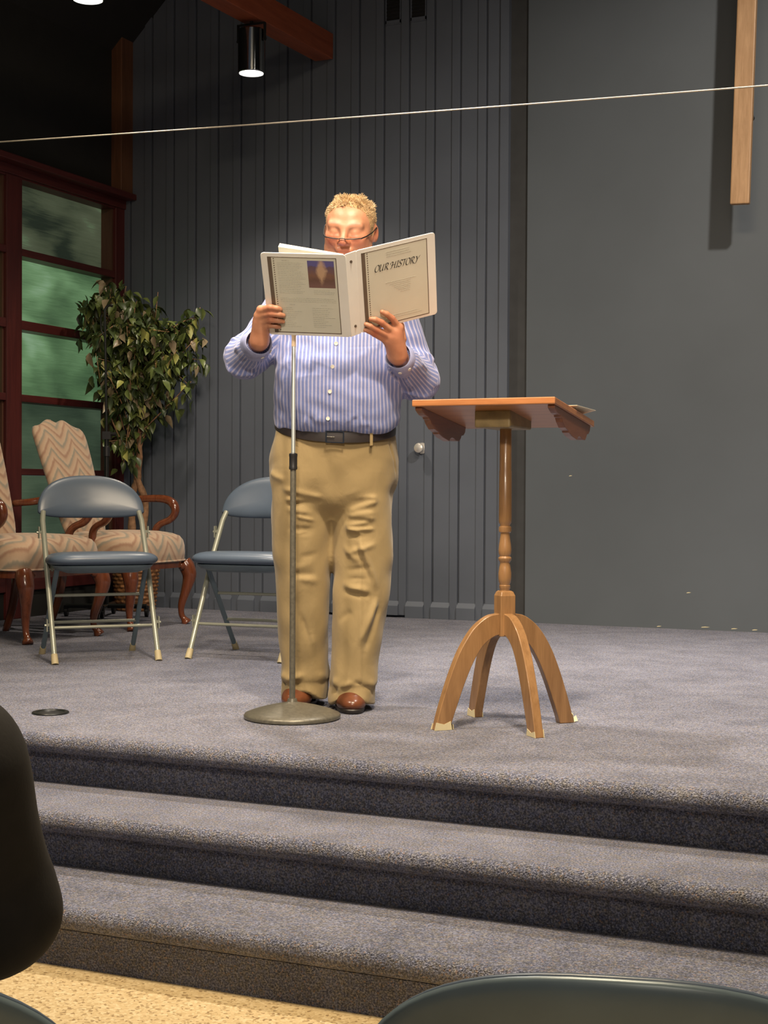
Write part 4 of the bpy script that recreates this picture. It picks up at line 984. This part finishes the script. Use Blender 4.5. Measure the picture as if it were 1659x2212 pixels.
def axis_u(P, a, b, ref):
    a = np.array(a, float); d = np.array(b, float) - a; L = np.linalg.norm(d); d = d / L
    e1 = np.array(ref, float); e1 = e1 - d * (e1 @ d); e1 /= np.linalg.norm(e1); e2 = np.cross(d, e1)
    q = P - a; t = np.clip(q @ d, 0, L); dist = np.linalg.norm(q - t[:, None] * d, axis=1)
    return np.arctan2(q @ e2, q @ e1), dist, t / L
u = V[:, 0] * 1.0 + .0; best = S.items[0][0](V) + .004
for a, b, r0, r1, ref in (((-.130, .02, 1.375), EL, .083, .066, (1, -.2, 0)), (EL, CL0, .066, .05, (0, .3, 1)), ((.205, .02, 1.365), ER, .083, .066, (-1, -.2, 0)), (ER, CR0, .066, .05, (0, .3, 1))):
    ang, dist, t = axis_u(V, a, b, ref); dd = dist - (r0 + (r1 - r0) * t)
    m = dd < best; best = np.where(m, dd, best); u = np.where(m, ang * .058, u)
fl_ = []
rr = random.Random(11)
for (ex, ey, ez), s in ((EL, -1), (ER, 1)):               # bunched creases round the elbows and above the cuffs
    for j in range(9):
        a = rr.uniform(-1.2, 1.4); z = ez + rr.uniform(-.055, .085); x = ex + s * .05 * math.cos(a); 
        fl_.append(((ex - s * .055, ey - .075, z + rr.uniform(-.03, .03)), (ex + s * .070, ey - .02, z + rr.uniform(-.03, .03)), .009, rr.choice((.009, -.009, .008))))
for c0, w0 in ((CL0, WL), (CR0, WR)):
    c0 = np.array(c0); d = c0 - np.array(w0)
    for j in range(8):
        a = j * .8; o_ = np.array((math.cos(a) * .05, .0, math.sin(a) * .05)); fl_.append((c0 + o_, c0 + o_ * 1.15 + d * .9, .008, -.0065 if j % 2 else .0065))
fl_ += [((-.17, -.12, 1.02), (.0, -.21, .955), .012, .005), ((-.19, -.05, 1.00), (-.10, -.18, .96), .010, -.004), ((.06, -.21, .975), (.19, -.10, 1.03), .012, .005), ((.10, -.20, .955), (.22, -.05, .985), .010, .005),
        ((.13, -.19, 1.00), (.22, -.06, 1.08), .011, -.004), ((-.16, -.14, 1.22), (-.06, -.20, 1.14), .014, .004), ((.18, -.12, 1.24), (.08, -.19, 1.16), .014, .004), ((-.14, -.14, .99), (-.02, -.2, 1.02), .012, -.0035),
        ((-.18, -.10, 1.30), (-.11, -.15, 1.19), .010, -.005), ((.20, -.09, 1.29), (.15, -.15, 1.17), .010, -.005)]
for j in range(16):
    x = -.16 + .36 * j / 15; fl_.append(((x, -.16, .935), (x + rr.uniform(-.02, .02), -.205, .975 + rr.uniform(0, .02)), .007, rr.choice((.004, -.004))))
dsp = folds(V, fl_) + .0030 * wave_noise(V, 34, 4, sc=(1, 1, .6)) + .0014 * wave_noise(V, 85, 9)
front = (V[:, 1] < -.05) & (np.abs(V[:, 0]) < .2)
xp = -.012 + (V[:, 2] - .93) * .115                    # the placket leans a little
for e in (-.017, .017): dsp += -.0022 * np.exp(-((V[:, 0] - xp - e) / .0028) ** 2) * front
dsp += -.0015 * np.exp(-((V[:, 2] - 1.212 - .10 * (V[:, 0] - .1)) / .003) ** 2) * front * (V[:, 0] > .065) * (V[:, 0] < .165)
V = V + N_ * dsp[:, None]
shirt = field_obj('shirt', V, F, M['shirt'], man, {'stripe': u})
SV = V
def on_shirt(x, z):
    m = (np.abs(SV[:, 0] - x) < .007) & (np.abs(SV[:, 2] - z) < .007) & (SV[:, 1] < 0); return SV[m, 1].min() if m.any() else -.2
for px_, z in ((.0225, 1.221), (.0120, 1.143), (.0045, 1.061), (-.0020, .974)):
    bt = MB().lathe([(.001, .0), (.0062, 0), (.0066, .0012), (.0060, .0026), (.0048, .0024), (.0044, .0018), (.001, .0018)], 16)
    bt.v = [(x, -z_, y) for x, y, z_ in bt.v]; b_ = obj('button', bt, M['button'], shirt); b_.location = (px_, on_shirt(px_, z) - .0002, z)
def cuff(c0, wp, r0, r1, bpos):
    c0, wp = np.array(c0), np.array(wp); d = (wp - c0); L = np.linalg.norm(d); d /= L
    e1 = np.cross(d, (0, 0, 1)); e1 /= np.linalg.norm(e1); e2 = np.cross(e1, d)
    prof = [(-.012, r0), (.0, r0 + .002), (.035, (r0 + r1) / 2 + .002), (.062, r1 + .001), (.063, r1 - .001), (.055, r1 - .0035), (.02, r1 - .003)]
    rings_ = [[tuple(c0 + d * t_ + (e1 * math.cos(a) + e2 * math.sin(a)) * r_ * (1 + .035 * math.sin(3 * a + t_ * 40))) for a in [2 * math.pi * k / 40 for k in range(40)]] for t_, r_ in prof]
    co = obj('cuff', MB().rings(rings_, caps=False), M['cuff'], shirt, sharp=60)
    for a in bpos:
        nrm = e1 * math.cos(a) + e2 * math.sin(a); p = c0 + d * .034 + nrm * ((r0 + r1) / 2 + .003)
        bt = MB().tube([tuple(p - nrm * .001), tuple(p + nrm * .0022)], .0062, 14); obj('cuff_button', bt, M['button'], co)
cuff(CL0, WL, .0490, .0430, (-1.9, -2.6))
cuff(CR0, WR, .0490, .0430, (-1.6, -2.3))
cl = MB(); rings_ = []
for t_, r_, z in ((0, .074, 1.455), (.3, .071, 1.478), (.5, .070, 1.492), (.6, .073, 1.492), (.8, .082, 1.468), (1, .088, 1.448)):
    rings_.append([(.044 + r_ * math.cos(a), .022 + r_ * 1.0 * math.sin(a), z - .02 * max(0, -math.sin(a)) ** 2) for a in [2 * math.pi * k / 40 for k in range(40)]])
obj('collar', cl.rings(rings_, caps=False), M['cuff'], shirt, sharp=60)

# ---- trousers
T = Field()
T.stack([(.645, .008, .0, .04, .06), (.675, .008, .0, .095, .112), (.71, .009, .003, .165, .136), (.76, .012, .005, .211, .149), (.83, .0125, .002, .2215, .158), (.88, .013, -.002, .214, .158), (.92, .014, -.008, .203, .156), (.955, .015, -.012, .196, .153), (.975, .015, -.012, .194, .150)], .03, 2.2)
T.stack([(.026, -.088, .068, .080, .108), (.05, -.088, .068, .081, .108), (.085, -.087, .064, .080, .100), (.105, -.087, .064, .084, .104), (.16, -.088, .055, .0815, .098), (.25, -.090, .040, .086, .100), (.41, -.0925, .016, .0915, .104), (.46, -.0935, .013, .0945, .108), (.52, -.0945, .010, .1025, .113), (.62, -.0955, .006, .1035, .123), (.72, -.095, .004, .108, .133), (.82, -.085, .0, .106, .132), (.90, -.06, -.005, .06, .07)], .022, 2.25)
T.stack([(.020, .078, -.016, .078, .112), (.045, .079, -.018, .079, .112), (.080, .083, -.020, .0775, .102), (.100, .086, -.020, .082, .106), (.16, .090, -.022, .080, .098), (.25, .0965, -.020, .084, .100), (.41, .104, -.010, .092, .104), (.46, .106, -.007, .0945, .108), (.52, .108, -.005, .1035, .112), (.62, .109, -.001, .1025, .122), (.72, .1095, .002, .1065, .132), (.82, .103, .0, .104, .132), (.90, .08, -.005, .06, .07)], .022, 2.25)
hem = lambda P: P[..., 2] - (.020 + .040 * np.exp(-(((P[..., 0] - np.where(P[..., 0] < 0, -.088, .070)) / .05) ** 2)) * sstep(-(P[..., 1] - np.where(P[..., 0] < 0, .068, -.018)), .02, .10))
T.add(hem, (-.25, -.2, -.02), (.25, .25, .06), .004, 's')
V, F = T.mesh(.0045)
N_ = T.grad(V)
ft = [((-.005, -.16, .72), (.012, -.17, .86), .005, -.003), ((.006, -.16, .73), (.03, -.165, .86), .006, .002),                      # fly
      ((-.19, -.09, .93), (-.215, -.05, .80), .006, -.006), ((.205, -.09, .92), (.228, -.03, .79), .006, -.006),                          # pockets
      ((-.205, -.06, .80), (-.15, -.14, .77), .012, .006), ((.02, -.15, .70), (.10, -.15, .74), .010, .007), ((.02, -.15, .685), (.13, -.135, .705), .010, -.006), ((.03, -.14, .66), (.16, -.12, .665), .010, .006),
      ((-.02, -.14, .71), (-.12, -.145, .735), .011, .008), ((-.02, -.14, .69), (-.13, -.14, .70), .010, -.007), ((-.03, -.135, .66), (-.15, -.125, .675), .011, .006), ((-.02, -.13, .63), (-.10, -.13, .655), .010, -.006), ((-.02, -.12, .60), (-.09, -.13, .625), .010, .006),
      ((-.03, -.11, .50), (-.13, -.11, .475), .012, .006), ((-.02, -.10, .53), (-.10, -.115, .515), .010, -.005), ((-.03, -.10, .46), (-.14, -.10, .455), .012, -.005), ((-.02, -.09, .43), (-.11, -.10, .45), .012, .005),
      ((.03, -.11, .56), (.10, -.125, .50), .010, .007), ((.10, -.125, .58), (.165, -.11, .40), .011, .010), ((.085, -.125, .57), (.15, -.115, .42), .009, -.008), ((.04, -.11, .43), (.14, -.12, .40), .012, .008), ((.04, -.11, .405), (.15, -.115, .385), .010, -.006),
      ((.165, -.10, .39), (.10, -.13, .22), .010, .008), ((.17, -.09, .36), (.12, -.12, .20), .010, -.007), ((.09, -.13, .24), (.06, -.13, .10), .008, .006), ((.02, -.10, .30), (.08, -.12, .34), .012, -.004),
      ((-.06, -.06, .26), (-.03, -.045, .10), .010, .006), ((-.10, -.07, .34), (-.04, -.06, .14), .009, -.005), ((-.12, -.09, .52), (-.125, -.075, .20), .005, .004), ((-.17, -.02, .50), (-.16, -.0, .30), .010, .005),
      ((-.165, -.01, .107), (-.02, -.01, .112), .014, .013), ((-.17, .0, .080), (-.02, .0, .083), .010, -.011), ((-.15, -.03, .095), (-.085, -.045, .116), .010, .008),
      ((.01, -.09, .098), (.155, -.09, .090), .014, .014), ((.01, -.09, .070), (.155, -.08, .066), .010, -.011), ((.02, -.11, .07), (.08, -.135, .105), .010, .009), ((.15, -.09, .075), (.085, -.13, .105), .009, -.006)]
rq = random.Random(23)
for lx, sx_ in ((-.095, 1), (.107, -1)):
    for j in range(12):
        z = rq.uniform(.36, .74); x0 = lx + sx_ * rq.uniform(.05, .085); x1 = lx - sx_ * rq.uniform(-.02, .07); ft.append(((x0, -.115, z), (x1, -.125, z + rq.uniform(-.03, .05)), rq.uniform(.006, .011), rq.choice((.006, -.005, .007))))
    for j in range(5):
        z = rq.uniform(.12, .34); ft.append(((lx + rq.uniform(-.07, .07), -.085, z), (lx + rq.uniform(-.05, .05), -.095, z + rq.uniform(.05, .14)), .008, rq.choice((.005, -.005))))
dsp = 1.3 * folds(V, ft) + .0045 * wave_noise(V, 24, 21, sc=(1, 1, .5)) + .0022 * wave_noise(V, 62, 22, sc=(1, 1, .8))
for cxx, cyy in ((-.10, 0), (.105, 0)):                    # pressed crease down each leg
    dsp += .0035 * np.exp(-((V[:, 0] - cxx) / .006) ** 2) * (V[:, 1] < 0) * (V[:, 2] < .6) * (V[:, 2] > .1)
V = V + N_ * dsp[:, None]
tro = field_obj('trousers', V, F, M['khaki'], man)
# belt with buckle and loops
def belt_pt(a, dr, dz):
    s_ = math.sin(a); zc_ = .958 - .043 * max(0, -s_) ** 1.3 - .010 * math.cos(a)
    z = zc_ + dz; rx = np.interp(zc_, [.88, .92, .955, .975], [.214, .203, .196, .194]); ry = np.interp(zc_, [.88, .92, .955, .975], [.158, .156, .153, .150])
    return (.0145 + (rx + dr) * math.copysign(abs(math.cos(a)) ** .91, math.cos(a)), -.010 + (ry + dr) * math.copysign(abs(s_) ** .91, s_), z)
bl = MB(); A = [2 * math.pi * k / 96 for k in range(97)]
bl.rings([[belt_pt(a, .005, -.018), belt_pt(a, .009, -.017), belt_pt(a, .010, 0), belt_pt(a, .009, .017), belt_pt(a, .005, .018)] for a in A], closed=True, caps=False)
belt = obj('belt', bl, M['belt'], man)
ab = R(270) + .022
bk_ = MB()
for a0, a1, z0, z1 in ((-.115, .115, .0165, .0195), (-.115, .115, -.0195, -.0165), (-.115, -.098, -.0195, .0195), (.098, .115, -.0195, .0195)):
    q = [belt_pt(ab + a_, .0125, z_) for a_, z_ in ((a0, z0), (a1, z0), (a1, z1), (a0, z1))]; q2 = [belt_pt(ab + a_, .0155, z_) for a_, z_ in ((a0, z0), (a1, z0), (a1, z1), (a0, z1))]
    bk_.add(q + q2, [(3, 2, 1, 0), (4, 5, 6, 7), (0, 1, 5, 4), (1, 2, 6, 5), (2, 3, 7, 6), (3, 0, 4, 7)])
bk_.tube([belt_pt(ab - .10, .0145, 0), belt_pt(ab - .01, .0150, 0)], .0016, 8)
obj('buckle', bk_, M['can_metal'], belt, smooth=False)
for a_ in (R(270) - .62, R(270) + .58, R(90)):
    q = [belt_pt(a_ + d_, dr, z_) for dr in (.0112, .0135) for d_, z_ in ((-.026, -.030), (.026, -.030), (.026, .024), (-.026, .024))]
    obj('belt_loop', MB().add(q, [(3, 2, 1, 0), (4, 5, 6, 7), (0, 1, 5, 4), (1, 2, 6, 5), (2, 3, 7, 6), (3, 0, 4, 7)]), M['khaki'], tro, smooth=False)
# shoes
for (x, y, rz_) in ((-.094, .068, -14), (.066, -.012, 7)):
    SF = Field(); SF.ball((0, -.080, .030), (.047, .074, .033), .02); SF.cap((0, -.07, .046), (0, .08, .058), .040, .036, .03); SF.ball((0, .095, .045), (.036, .045, .045), .02); SF.cap((0, .04, .07), (0, .07, .105), .036, .034, .02)
    SF.add(lambda P: P[..., 2] - .013, (-.1, -.2, -.02), (.1, .2, .03), .004, 's')
    V, F = SF.mesh(.004); V = V + SF.grad(V) * (-.0022 * np.exp(-((V[:, 1] + .052 - 3 * V[:, 0] ** 2 * 4) / .003) ** 2) * (V[:, 2] > .03))[:, None]
    so_ = field_obj('shoe', V, F, M['leather'], man); so_.location = (x, y, 0); so_.rotation_euler = (0, 0, R(rz_))
    ol = [(math.copysign(abs(math.cos(a)) ** .8, math.cos(a)) * (.049 - .009 * (math.sin(a) > 0) - .004 * math.sin(a)), math.sin(a) * .146 - .003) for a in [2 * math.pi * k / 40 for k in range(40)]]
    obj('sole', MB().rings([[(u_ * k, v_ * k, z) for u_, v_ in ol] for k, z in ((.96, 0), (1, .003), (1.02, .013), (1.0, .017))]), M['sole'], so_)

# ================================================================== THE BINDER HE HOLDS
nz = lambda v: np.array(v, float) / np.linalg.norm(v)
bs_, bl_, br_ = np.array([-.0533, -.5919, .8043]), np.array([-.9877, .1496, .0446]), np.array([.9214, .2813, .2682])
c1, c2 = np.array([.0713, -.4020, 1.3452]), np.array([.0941, -.3808, 1.3597])
BO = (c1 + c2) / 2
bind = thing('binder', 'open white ring binder with printed covers held up by the reading man', 'binder', tuple(Vector(MO) + Matrix.Rotation(YAW, 3, 'Z') @ Vector(BO)), YAW)
HB, WB, TB = .292, .272, .0032
class Frame:
    def __init__(s, P, U, V): s.P, s.U, s.V = np.array(P) - BO, nz(U), nz(V); s.N = np.cross(s.U, s.V)
    def at(s, u, v, n=0): return tuple(s.P + s.U * u + s.V * v + s.N * n)
LF = Frame(c1 + bl_ * WB - bs_ * HB / 2, -bl_, bs_); RF = Frame(c2 - bs_ * HB / 2, br_, bs_)
if LF.N[1] > 0: print('LF flip')
def slab(fr, u0, u1, v0, v1, n0, n1, r=0):
    pts = [(u0, v0), (u1, v0), (u1, v1), (u0, v1)]
    if r:
        pts = []
        for cx_, cy_, a0 in ((u1 - r, v0 + r, -90), (u1 - r, v1 - r, 0), (u0 + r, v1 - r, 90), (u0 + r, v0 + r, 180)):
            for k in range(5): a = R(a0 + k * 22.5); pts.append((cx_ + r * math.cos(a), cy_ + r * math.sin(a)))
    n = len(pts)
    return MB().add([fr.at(u_, v_, n0) for u_, v_ in pts] + [fr.at(u_, v_, n1) for u_, v_ in pts], [tuple(reversed(range(n))), tuple(range(n, 2 * n))] + [(i, (i + 1) % n, n + (i + 1) % n, n + i) for i in range(n)])
def merge(*ms):
    m = MB()
    for q in ms: m.add(q.v, q.f)
    return m
lc = obj('cover', slab(LF, 0, WB - .003, 0, HB, -TB, 0, .011), M['binder_white'], bind, bevel=.001); lc['label'] = 'back cover with a page of text and a picture'
rc = obj('cover', slab(RF, .003, WB, 0, HB, -TB, 0, .011), M['binder_white'], bind, bevel=.001); rc['label'] = 'front cover with a title page'
sp_ = MB().add([LF.at(WB - .006, 0, .0004), LF.at(WB - .006, HB, .0004), RF.at(.006, HB, .0004), RF.at(.006, 0, .0004), LF.at(WB - .006, 0, -TB), LF.at(WB - .006, HB, -TB), RF.at(.006, HB, -TB), RF.at(.006, 0, -TB)], [(0, 3, 2, 1), (4, 5, 6, 7), (0, 1, 5, 4), (1, 2, 6, 5), (2, 3, 7, 6), (3, 0, 4, 7)])
spn = obj('spine', sp_, M['binder_white'], bind, bevel=.001)
mid = (np.array(LF.at(WB - .006, 0)) + np.array(RF.at(.006, 0))) / 2; nm = nz(LF.N + RF.N)
for v_ in (.034, .262):
    p = mid + bs_ * v_; obj('rivet', MB().tube([tuple(p - nm * .001), tuple(p + nm * .0028)], .0045, 14), M['print_brown'], spn)
e = .0004
def printed(fr, parent, coil_u, right_u):
    obj('printed_sheet', slab(fr, coil_u, right_u, .010, .279, 0, e), M['print_sheet'], parent, smooth=False)
    bw = .0026
    b = merge(slab(fr, coil_u, right_u, .2765, .279, e, 2 * e), slab(fr, coil_u, right_u, .010, .0128, e, 2 * e), slab(fr, right_u - bw, right_u, .010, .279, e, 2 * e), slab(fr, coil_u, coil_u + .0125, .010, .279, e, 2 * e))
    o = obj('printed_border', b, M['print_brown'], parent, smooth=False)
    d = MB()
    for k in range(33):
        v_ = .0195 + k * .0079; c_ = [fr.at(coil_u + .0195 + .0021 * math.cos(a), v_ + .0021 * math.sin(a), 2 * e) for a in [k2 * math.pi / 4 for k2 in range(8)]]; d.add(c_, [tuple(range(8))])
    obj('punched_holes', d, M['print_brown'], parent, smooth=False)
printed(LF, lc, .0205, .2385); printed(RF, rc, .0215, .2440)
rt = random.Random(3)
def lines(fr, parent, u0, u1, v1, v0, gap, th, name='printed_lines', ragged=.25, slant=0):
    m = MB(); v_ = v1; k = 0
    while v_ > v0:
        x = u0 + slant * k; end = u1 - rt.random() * ragged * (u1 - u0) - slant * k * .3
        while x < end:
            wl_ = rt.uniform(.003, .011); hgt = th * rt.uniform(.7, 1.1); q = slab(fr, x, min(x + wl_, end), v_, v_ + hgt, e, 2.2 * e); m.add(q.v, q.f); x += wl_ + .0016
        v_ -= gap; k += 1
    obj(name, m, M['print_grey'], parent, smooth=False)
lines(LF, lc, .066, .092, .2660, .264, .01, .0022); lines(LF, lc, .050, .138, .2590, .148, .0062, .0013)
lines(LF, lc, .160, .228, .1640, .148, .0058, .0010); lines(LF, lc, .050, .230, .1350, .122, .0060, .0014, ragged=.05)
lines(LF, lc, .078, .100, .1120, .110, .01, .0016); lines(LF, lc, .178, .198, .1120, .110, .01, .0016)
lines(LF, lc, .054, .118, .1010, .030, .0068, .0013, ragged=.6); lines(LF, lc, .150, .226, .1010, .030, .0068, .0014, ragged=.5)
lines(RF, rc, .105, .190, .2620, .246, .0075, .0013, ragged=.1); lines(RF, rc, .098, .205, .1560, .152, .0060, .0013, ragged=.05)
lines(RF, rc, .112, .190, .1490, .115, .0066, .0013, ragged=.1, slant=.007); lines(RF, rc, .062, .226, .0360, .026, .0075, .0013, ragged=.15)
pv = MB(); pv.add([LF.at(.146, .1745, 2 * e), LF.at(.230, .1745, 2 * e), LF.at(.230, .2685, 2 * e), LF.at(.146, .2685, 2 * e)], [(0, 1, 2, 3)])
me = bpy.data.meshes.new('printed_picture'); me.from_pydata(pv.v, [], pv.f); uvl = me.uv_layers.new(name='UVMap')
for i, uv in enumerate(((0, 0), (1, 0), (1, 1), (0, 1))): uvl.data[i].uv = uv
me.materials.append(M['picture']); po_ = bpy.data.objects.new('printed_picture', me); C.objects.link(po_); po_.parent = lc; po_['label'] = 'small purple and brown printed picture'
# the title in sloping calligraphic capitals, swept with a broad nib
oval = [(.36 + .36 * math.cos(a), .5 + .52 * math.sin(a)) for a in np.linspace(.6, .6 + 2 * math.pi, 18)]
Rr = [[(.14, 1), (.10, 0)], [(-.08, .84), (.10, 1.0), (.36, 1.03), (.54, .86), (.46, .62), (.16, .50)], [(.28, .52), (.46, .22), (.66, .0), (.80, .06)]]
GL = {'O': ([oval], .84), 'U': ([[(-.10, .86), (.02, 1.0), (.08, .92), (.07, .35), (.14, .06), (.30, -.02), (.48, .12), (.58, .45)], [(.60, 1.0), (.58, .2), (.64, .0), (.74, .06)]], .88), 'R': (Rr, .84),
      'H': ([[(-.26, .66), (-.23, .86), (-.10, 1.0), (.06, .96), (.16, .90)], [(.16, .98), (.12, .30), (.02, .02), (-.12, .0)], [(-.06, .46), (.30, .50), (.66, .56)], [(.66, 1.0), (.60, .4), (.62, .04), (.76, .04)]], .92),
      'I': ([[(.0, .96), (.14, 1.0), (.28, .98)], [(.15, 1), (.11, 0)], [(-.02, .02), (.11, .0), (.26, .04)]], .40),
      'S': ([[(.52, .84), (.42, 1.0), (.20, 1.0), (.08, .80), (.18, .58), (.40, .44), (.46, .22), (.32, .02), (.10, .0), (-.02, .16)]], .62),
      'T': ([[(-.12, .80), (.0, .98), (.24, .96), (.50, .96), (.72, 1.06)], [(.34, .96), (.30, .4), (.26, .04), (.14, -.02)]], .66),
      'Y': ([[(-.04, .92), (.08, 1.0), (.20, .80), (.32, .52)], [(.70, 1.02), (.50, .72), (.32, .50), (.28, .18), (.16, -.06), (-.02, -.08)]], .80), ' ': ([], .40)}
tm = MB(); x = 0; CH = .0215; tot = sum(GL[c_][1] for c_ in 'OUR HISTORY'); kx = .152 / (tot * CH)
for ch_ in 'OUR HISTORY':
    st, adv = GL[ch_]
    for path in st:
        pts = [tuple(p) for p in spline(path, 4)] if len(path) > 2 else path
        for nx_, ny_ in ((.070, .050), (-.014, .020)):
            for (xa, ya), (xb, yb) in zip(pts[:-1], pts[1:]):
                q = [(xa - nx_, ya - ny_), (xa + nx_, ya + ny_), (xb + nx_, yb + ny_), (xb - nx_, yb - ny_)]
                tm.add([RF.at(.062 + (x + u_ + .34 * v_) * CH * kx, .2030 + v_ * CH, 2.4 * e) for u_, v_ in q], [(0, 1, 2, 3)])
    x += adv
ti = mesh_obj('title_lettering', tm.v, tm.f, M['print_ink'], rc, False)
# pages: the turned half leans up off the back cover, the rest lies on the front cover
def pages(fr, u0, u1, v0, v1, n00, n01, n10, n11):
    return MB().add([fr.at(u0, v0, -n00), fr.at(u1, v0, -n10), fr.at(u1, v1, -n10), fr.at(u0, v1, -n00), fr.at(u0, v0, -n01), fr.at(u1, v0, -n11), fr.at(u1, v1, -n11), fr.at(u0, v1, -n01)],
                    [(0, 3, 2, 1), (4, 5, 6, 7), (0, 1, 5, 4), (1, 2, 6, 5), (2, 3, 7, 6), (3, 0, 4, 7)])
obj('pages', pages(LF, .046, .258, .010, .286, .052, .076, .006, .016), M['paper'], bind, smooth=False)
obj('pages', pages(RF, .012, .226, .010, .286, .004, .012, .004, .010), M['paper'], bind, smooth=False)
rgm = MB()
for v_ in (.055, .146, .237):
    ctr = mid + bs_ * v_ - nm * .024
    rgm.tube([tuple(ctr + (bl_ * math.cos(a) - nm * math.sin(a)) * .011) for a in np.linspace(0, 2 * math.pi, 17)], .0013, 6)
obj('rings', rgm, M['chrome'], bind)

# ================================================================== PERSON IN THE FOREGROUND (seen from behind)
p2 = thing('person', 'person in a black jacket seated at the lower left edge, back to the camera', 'person', tuple(P2C), R(26))
J = Field()
J.stack([(.44, 0, -.02, .15, .12), (.60, 0, -.03, .14, .125), (.80, 0, -.03, .135, .12), (.93, 0, -.03, .145, .105), (1.0, 0, -.02, .11, .09), (1.05, 0, -.01, .062, .065)], .04)
for s in (-1, 1):
    J.cap((s * .122, -.035, .945), (s * .148, .03, .795), .070, .056, .05); J.cap((s * .148, .03, .795), (s * .06, .25, .80), .056, .042, .03)
V, F = J.mesh(.008); V = V + J.grad(V) * (.004 * wave_noise(V, 22, 31) + .0015 * wave_noise(V, 60, 32))[:, None]
field_obj('jacket', V, F, M['jacket'], p2)
K = Field(); K.cap((0, -.02, .50), (0, 0, 1.10), .10, .05, .02); K.ball((0, .03, 1.20), (.075, .095, .112), .02); K.ball((0, .05, 1.16), (.062, .08, .08), .02); K.cap((0, .125, 1.19), (0, .138, 1.165), .01, .013, .012)
for s in (-1, 1):
    K.ball((s * .077, .03, 1.185), (.01, .02, .032), .01); K.cap((s * .122, -.035, .945), (s * .148, .03, .795), .05, .042, .02); K.cap((s * .148, .03, .795), (s * .045, .28, .795), .04, .026, .02)
    for j in range(4): K.chain([(s * .045, .28, .795), (s * (.03 - .004 * j), .315, .81 - .018 * j), (s * (-.02), .335, .805 - .018 * j), (s * (-.035), .32, .80 - .018 * j)], [.02, .012, .0095, .008], .01)
    K.chain([(s * .045, .28, .80), (s * .02, .295, .835), (s * -.01, .32, .845)], [.016, .012, .009], .01)
    K.chain([(s * .09 - .02, .02, .50), (s * .09 - .14, .39, .48), (s * .09 - .14, .41, .08)], [.07, .055, .038], .02); K.cap((s * .09 - .14, .41, .06), (s * .095 - .14, .52, .035), .034, .028, .02)
V, F = K.mesh(.006); zz = np.zeros(len(V)); field_obj('body', V, F, M['skin'], p2, {'redness': zz, 'scalp': zz, 'brow': zz})
HF = Field(); HF.ball((0, .008, 1.225), (.084, .096, .102), .02); HF.ball((0, -.035, 1.16), (.07, .06, .08), .03)
V, F = HF.mesh(.008); V = V + HF.grad(V) * (.004 * wave_noise(V, 80, 41, sc=(1, 1, .3)))[:, None]
field_obj('hair', V, F, plain('dark_hair', (.035, .022, .014), .5, var=.3, scale=60), p2)
TF = Field()
TF.cap((-.08, -.02, .515), (.08, -.02, .515), .105, None, .02)
for s in (-1, 1): TF.chain([(s * .09 - .02, .0, .515), (s * .09 - .14, .40, .49), (s * .09 - .14, .41, .10)], [.088, .070, .060], .02)
V, F = TF.mesh(.008); field_obj('trousers', V, F, M['black_plastic'], p2)
for s in (-1, 1):
    SF = Field(); SF.ball((s * .095 - .14, .515, .036), (.045, .07, .036), .02); SF.cap((s * .09 - .14, .41, .05), (s * .095 - .14, .50, .045), .042, .038, .02)
    SF.add(lambda P: P[..., 2] - .001, (-.4, .3, -.03), (.3, .7, .01), .003, 's'); V, F = SF.mesh(.006); field_obj('shoe', V, F, M['black_plastic'], p2)
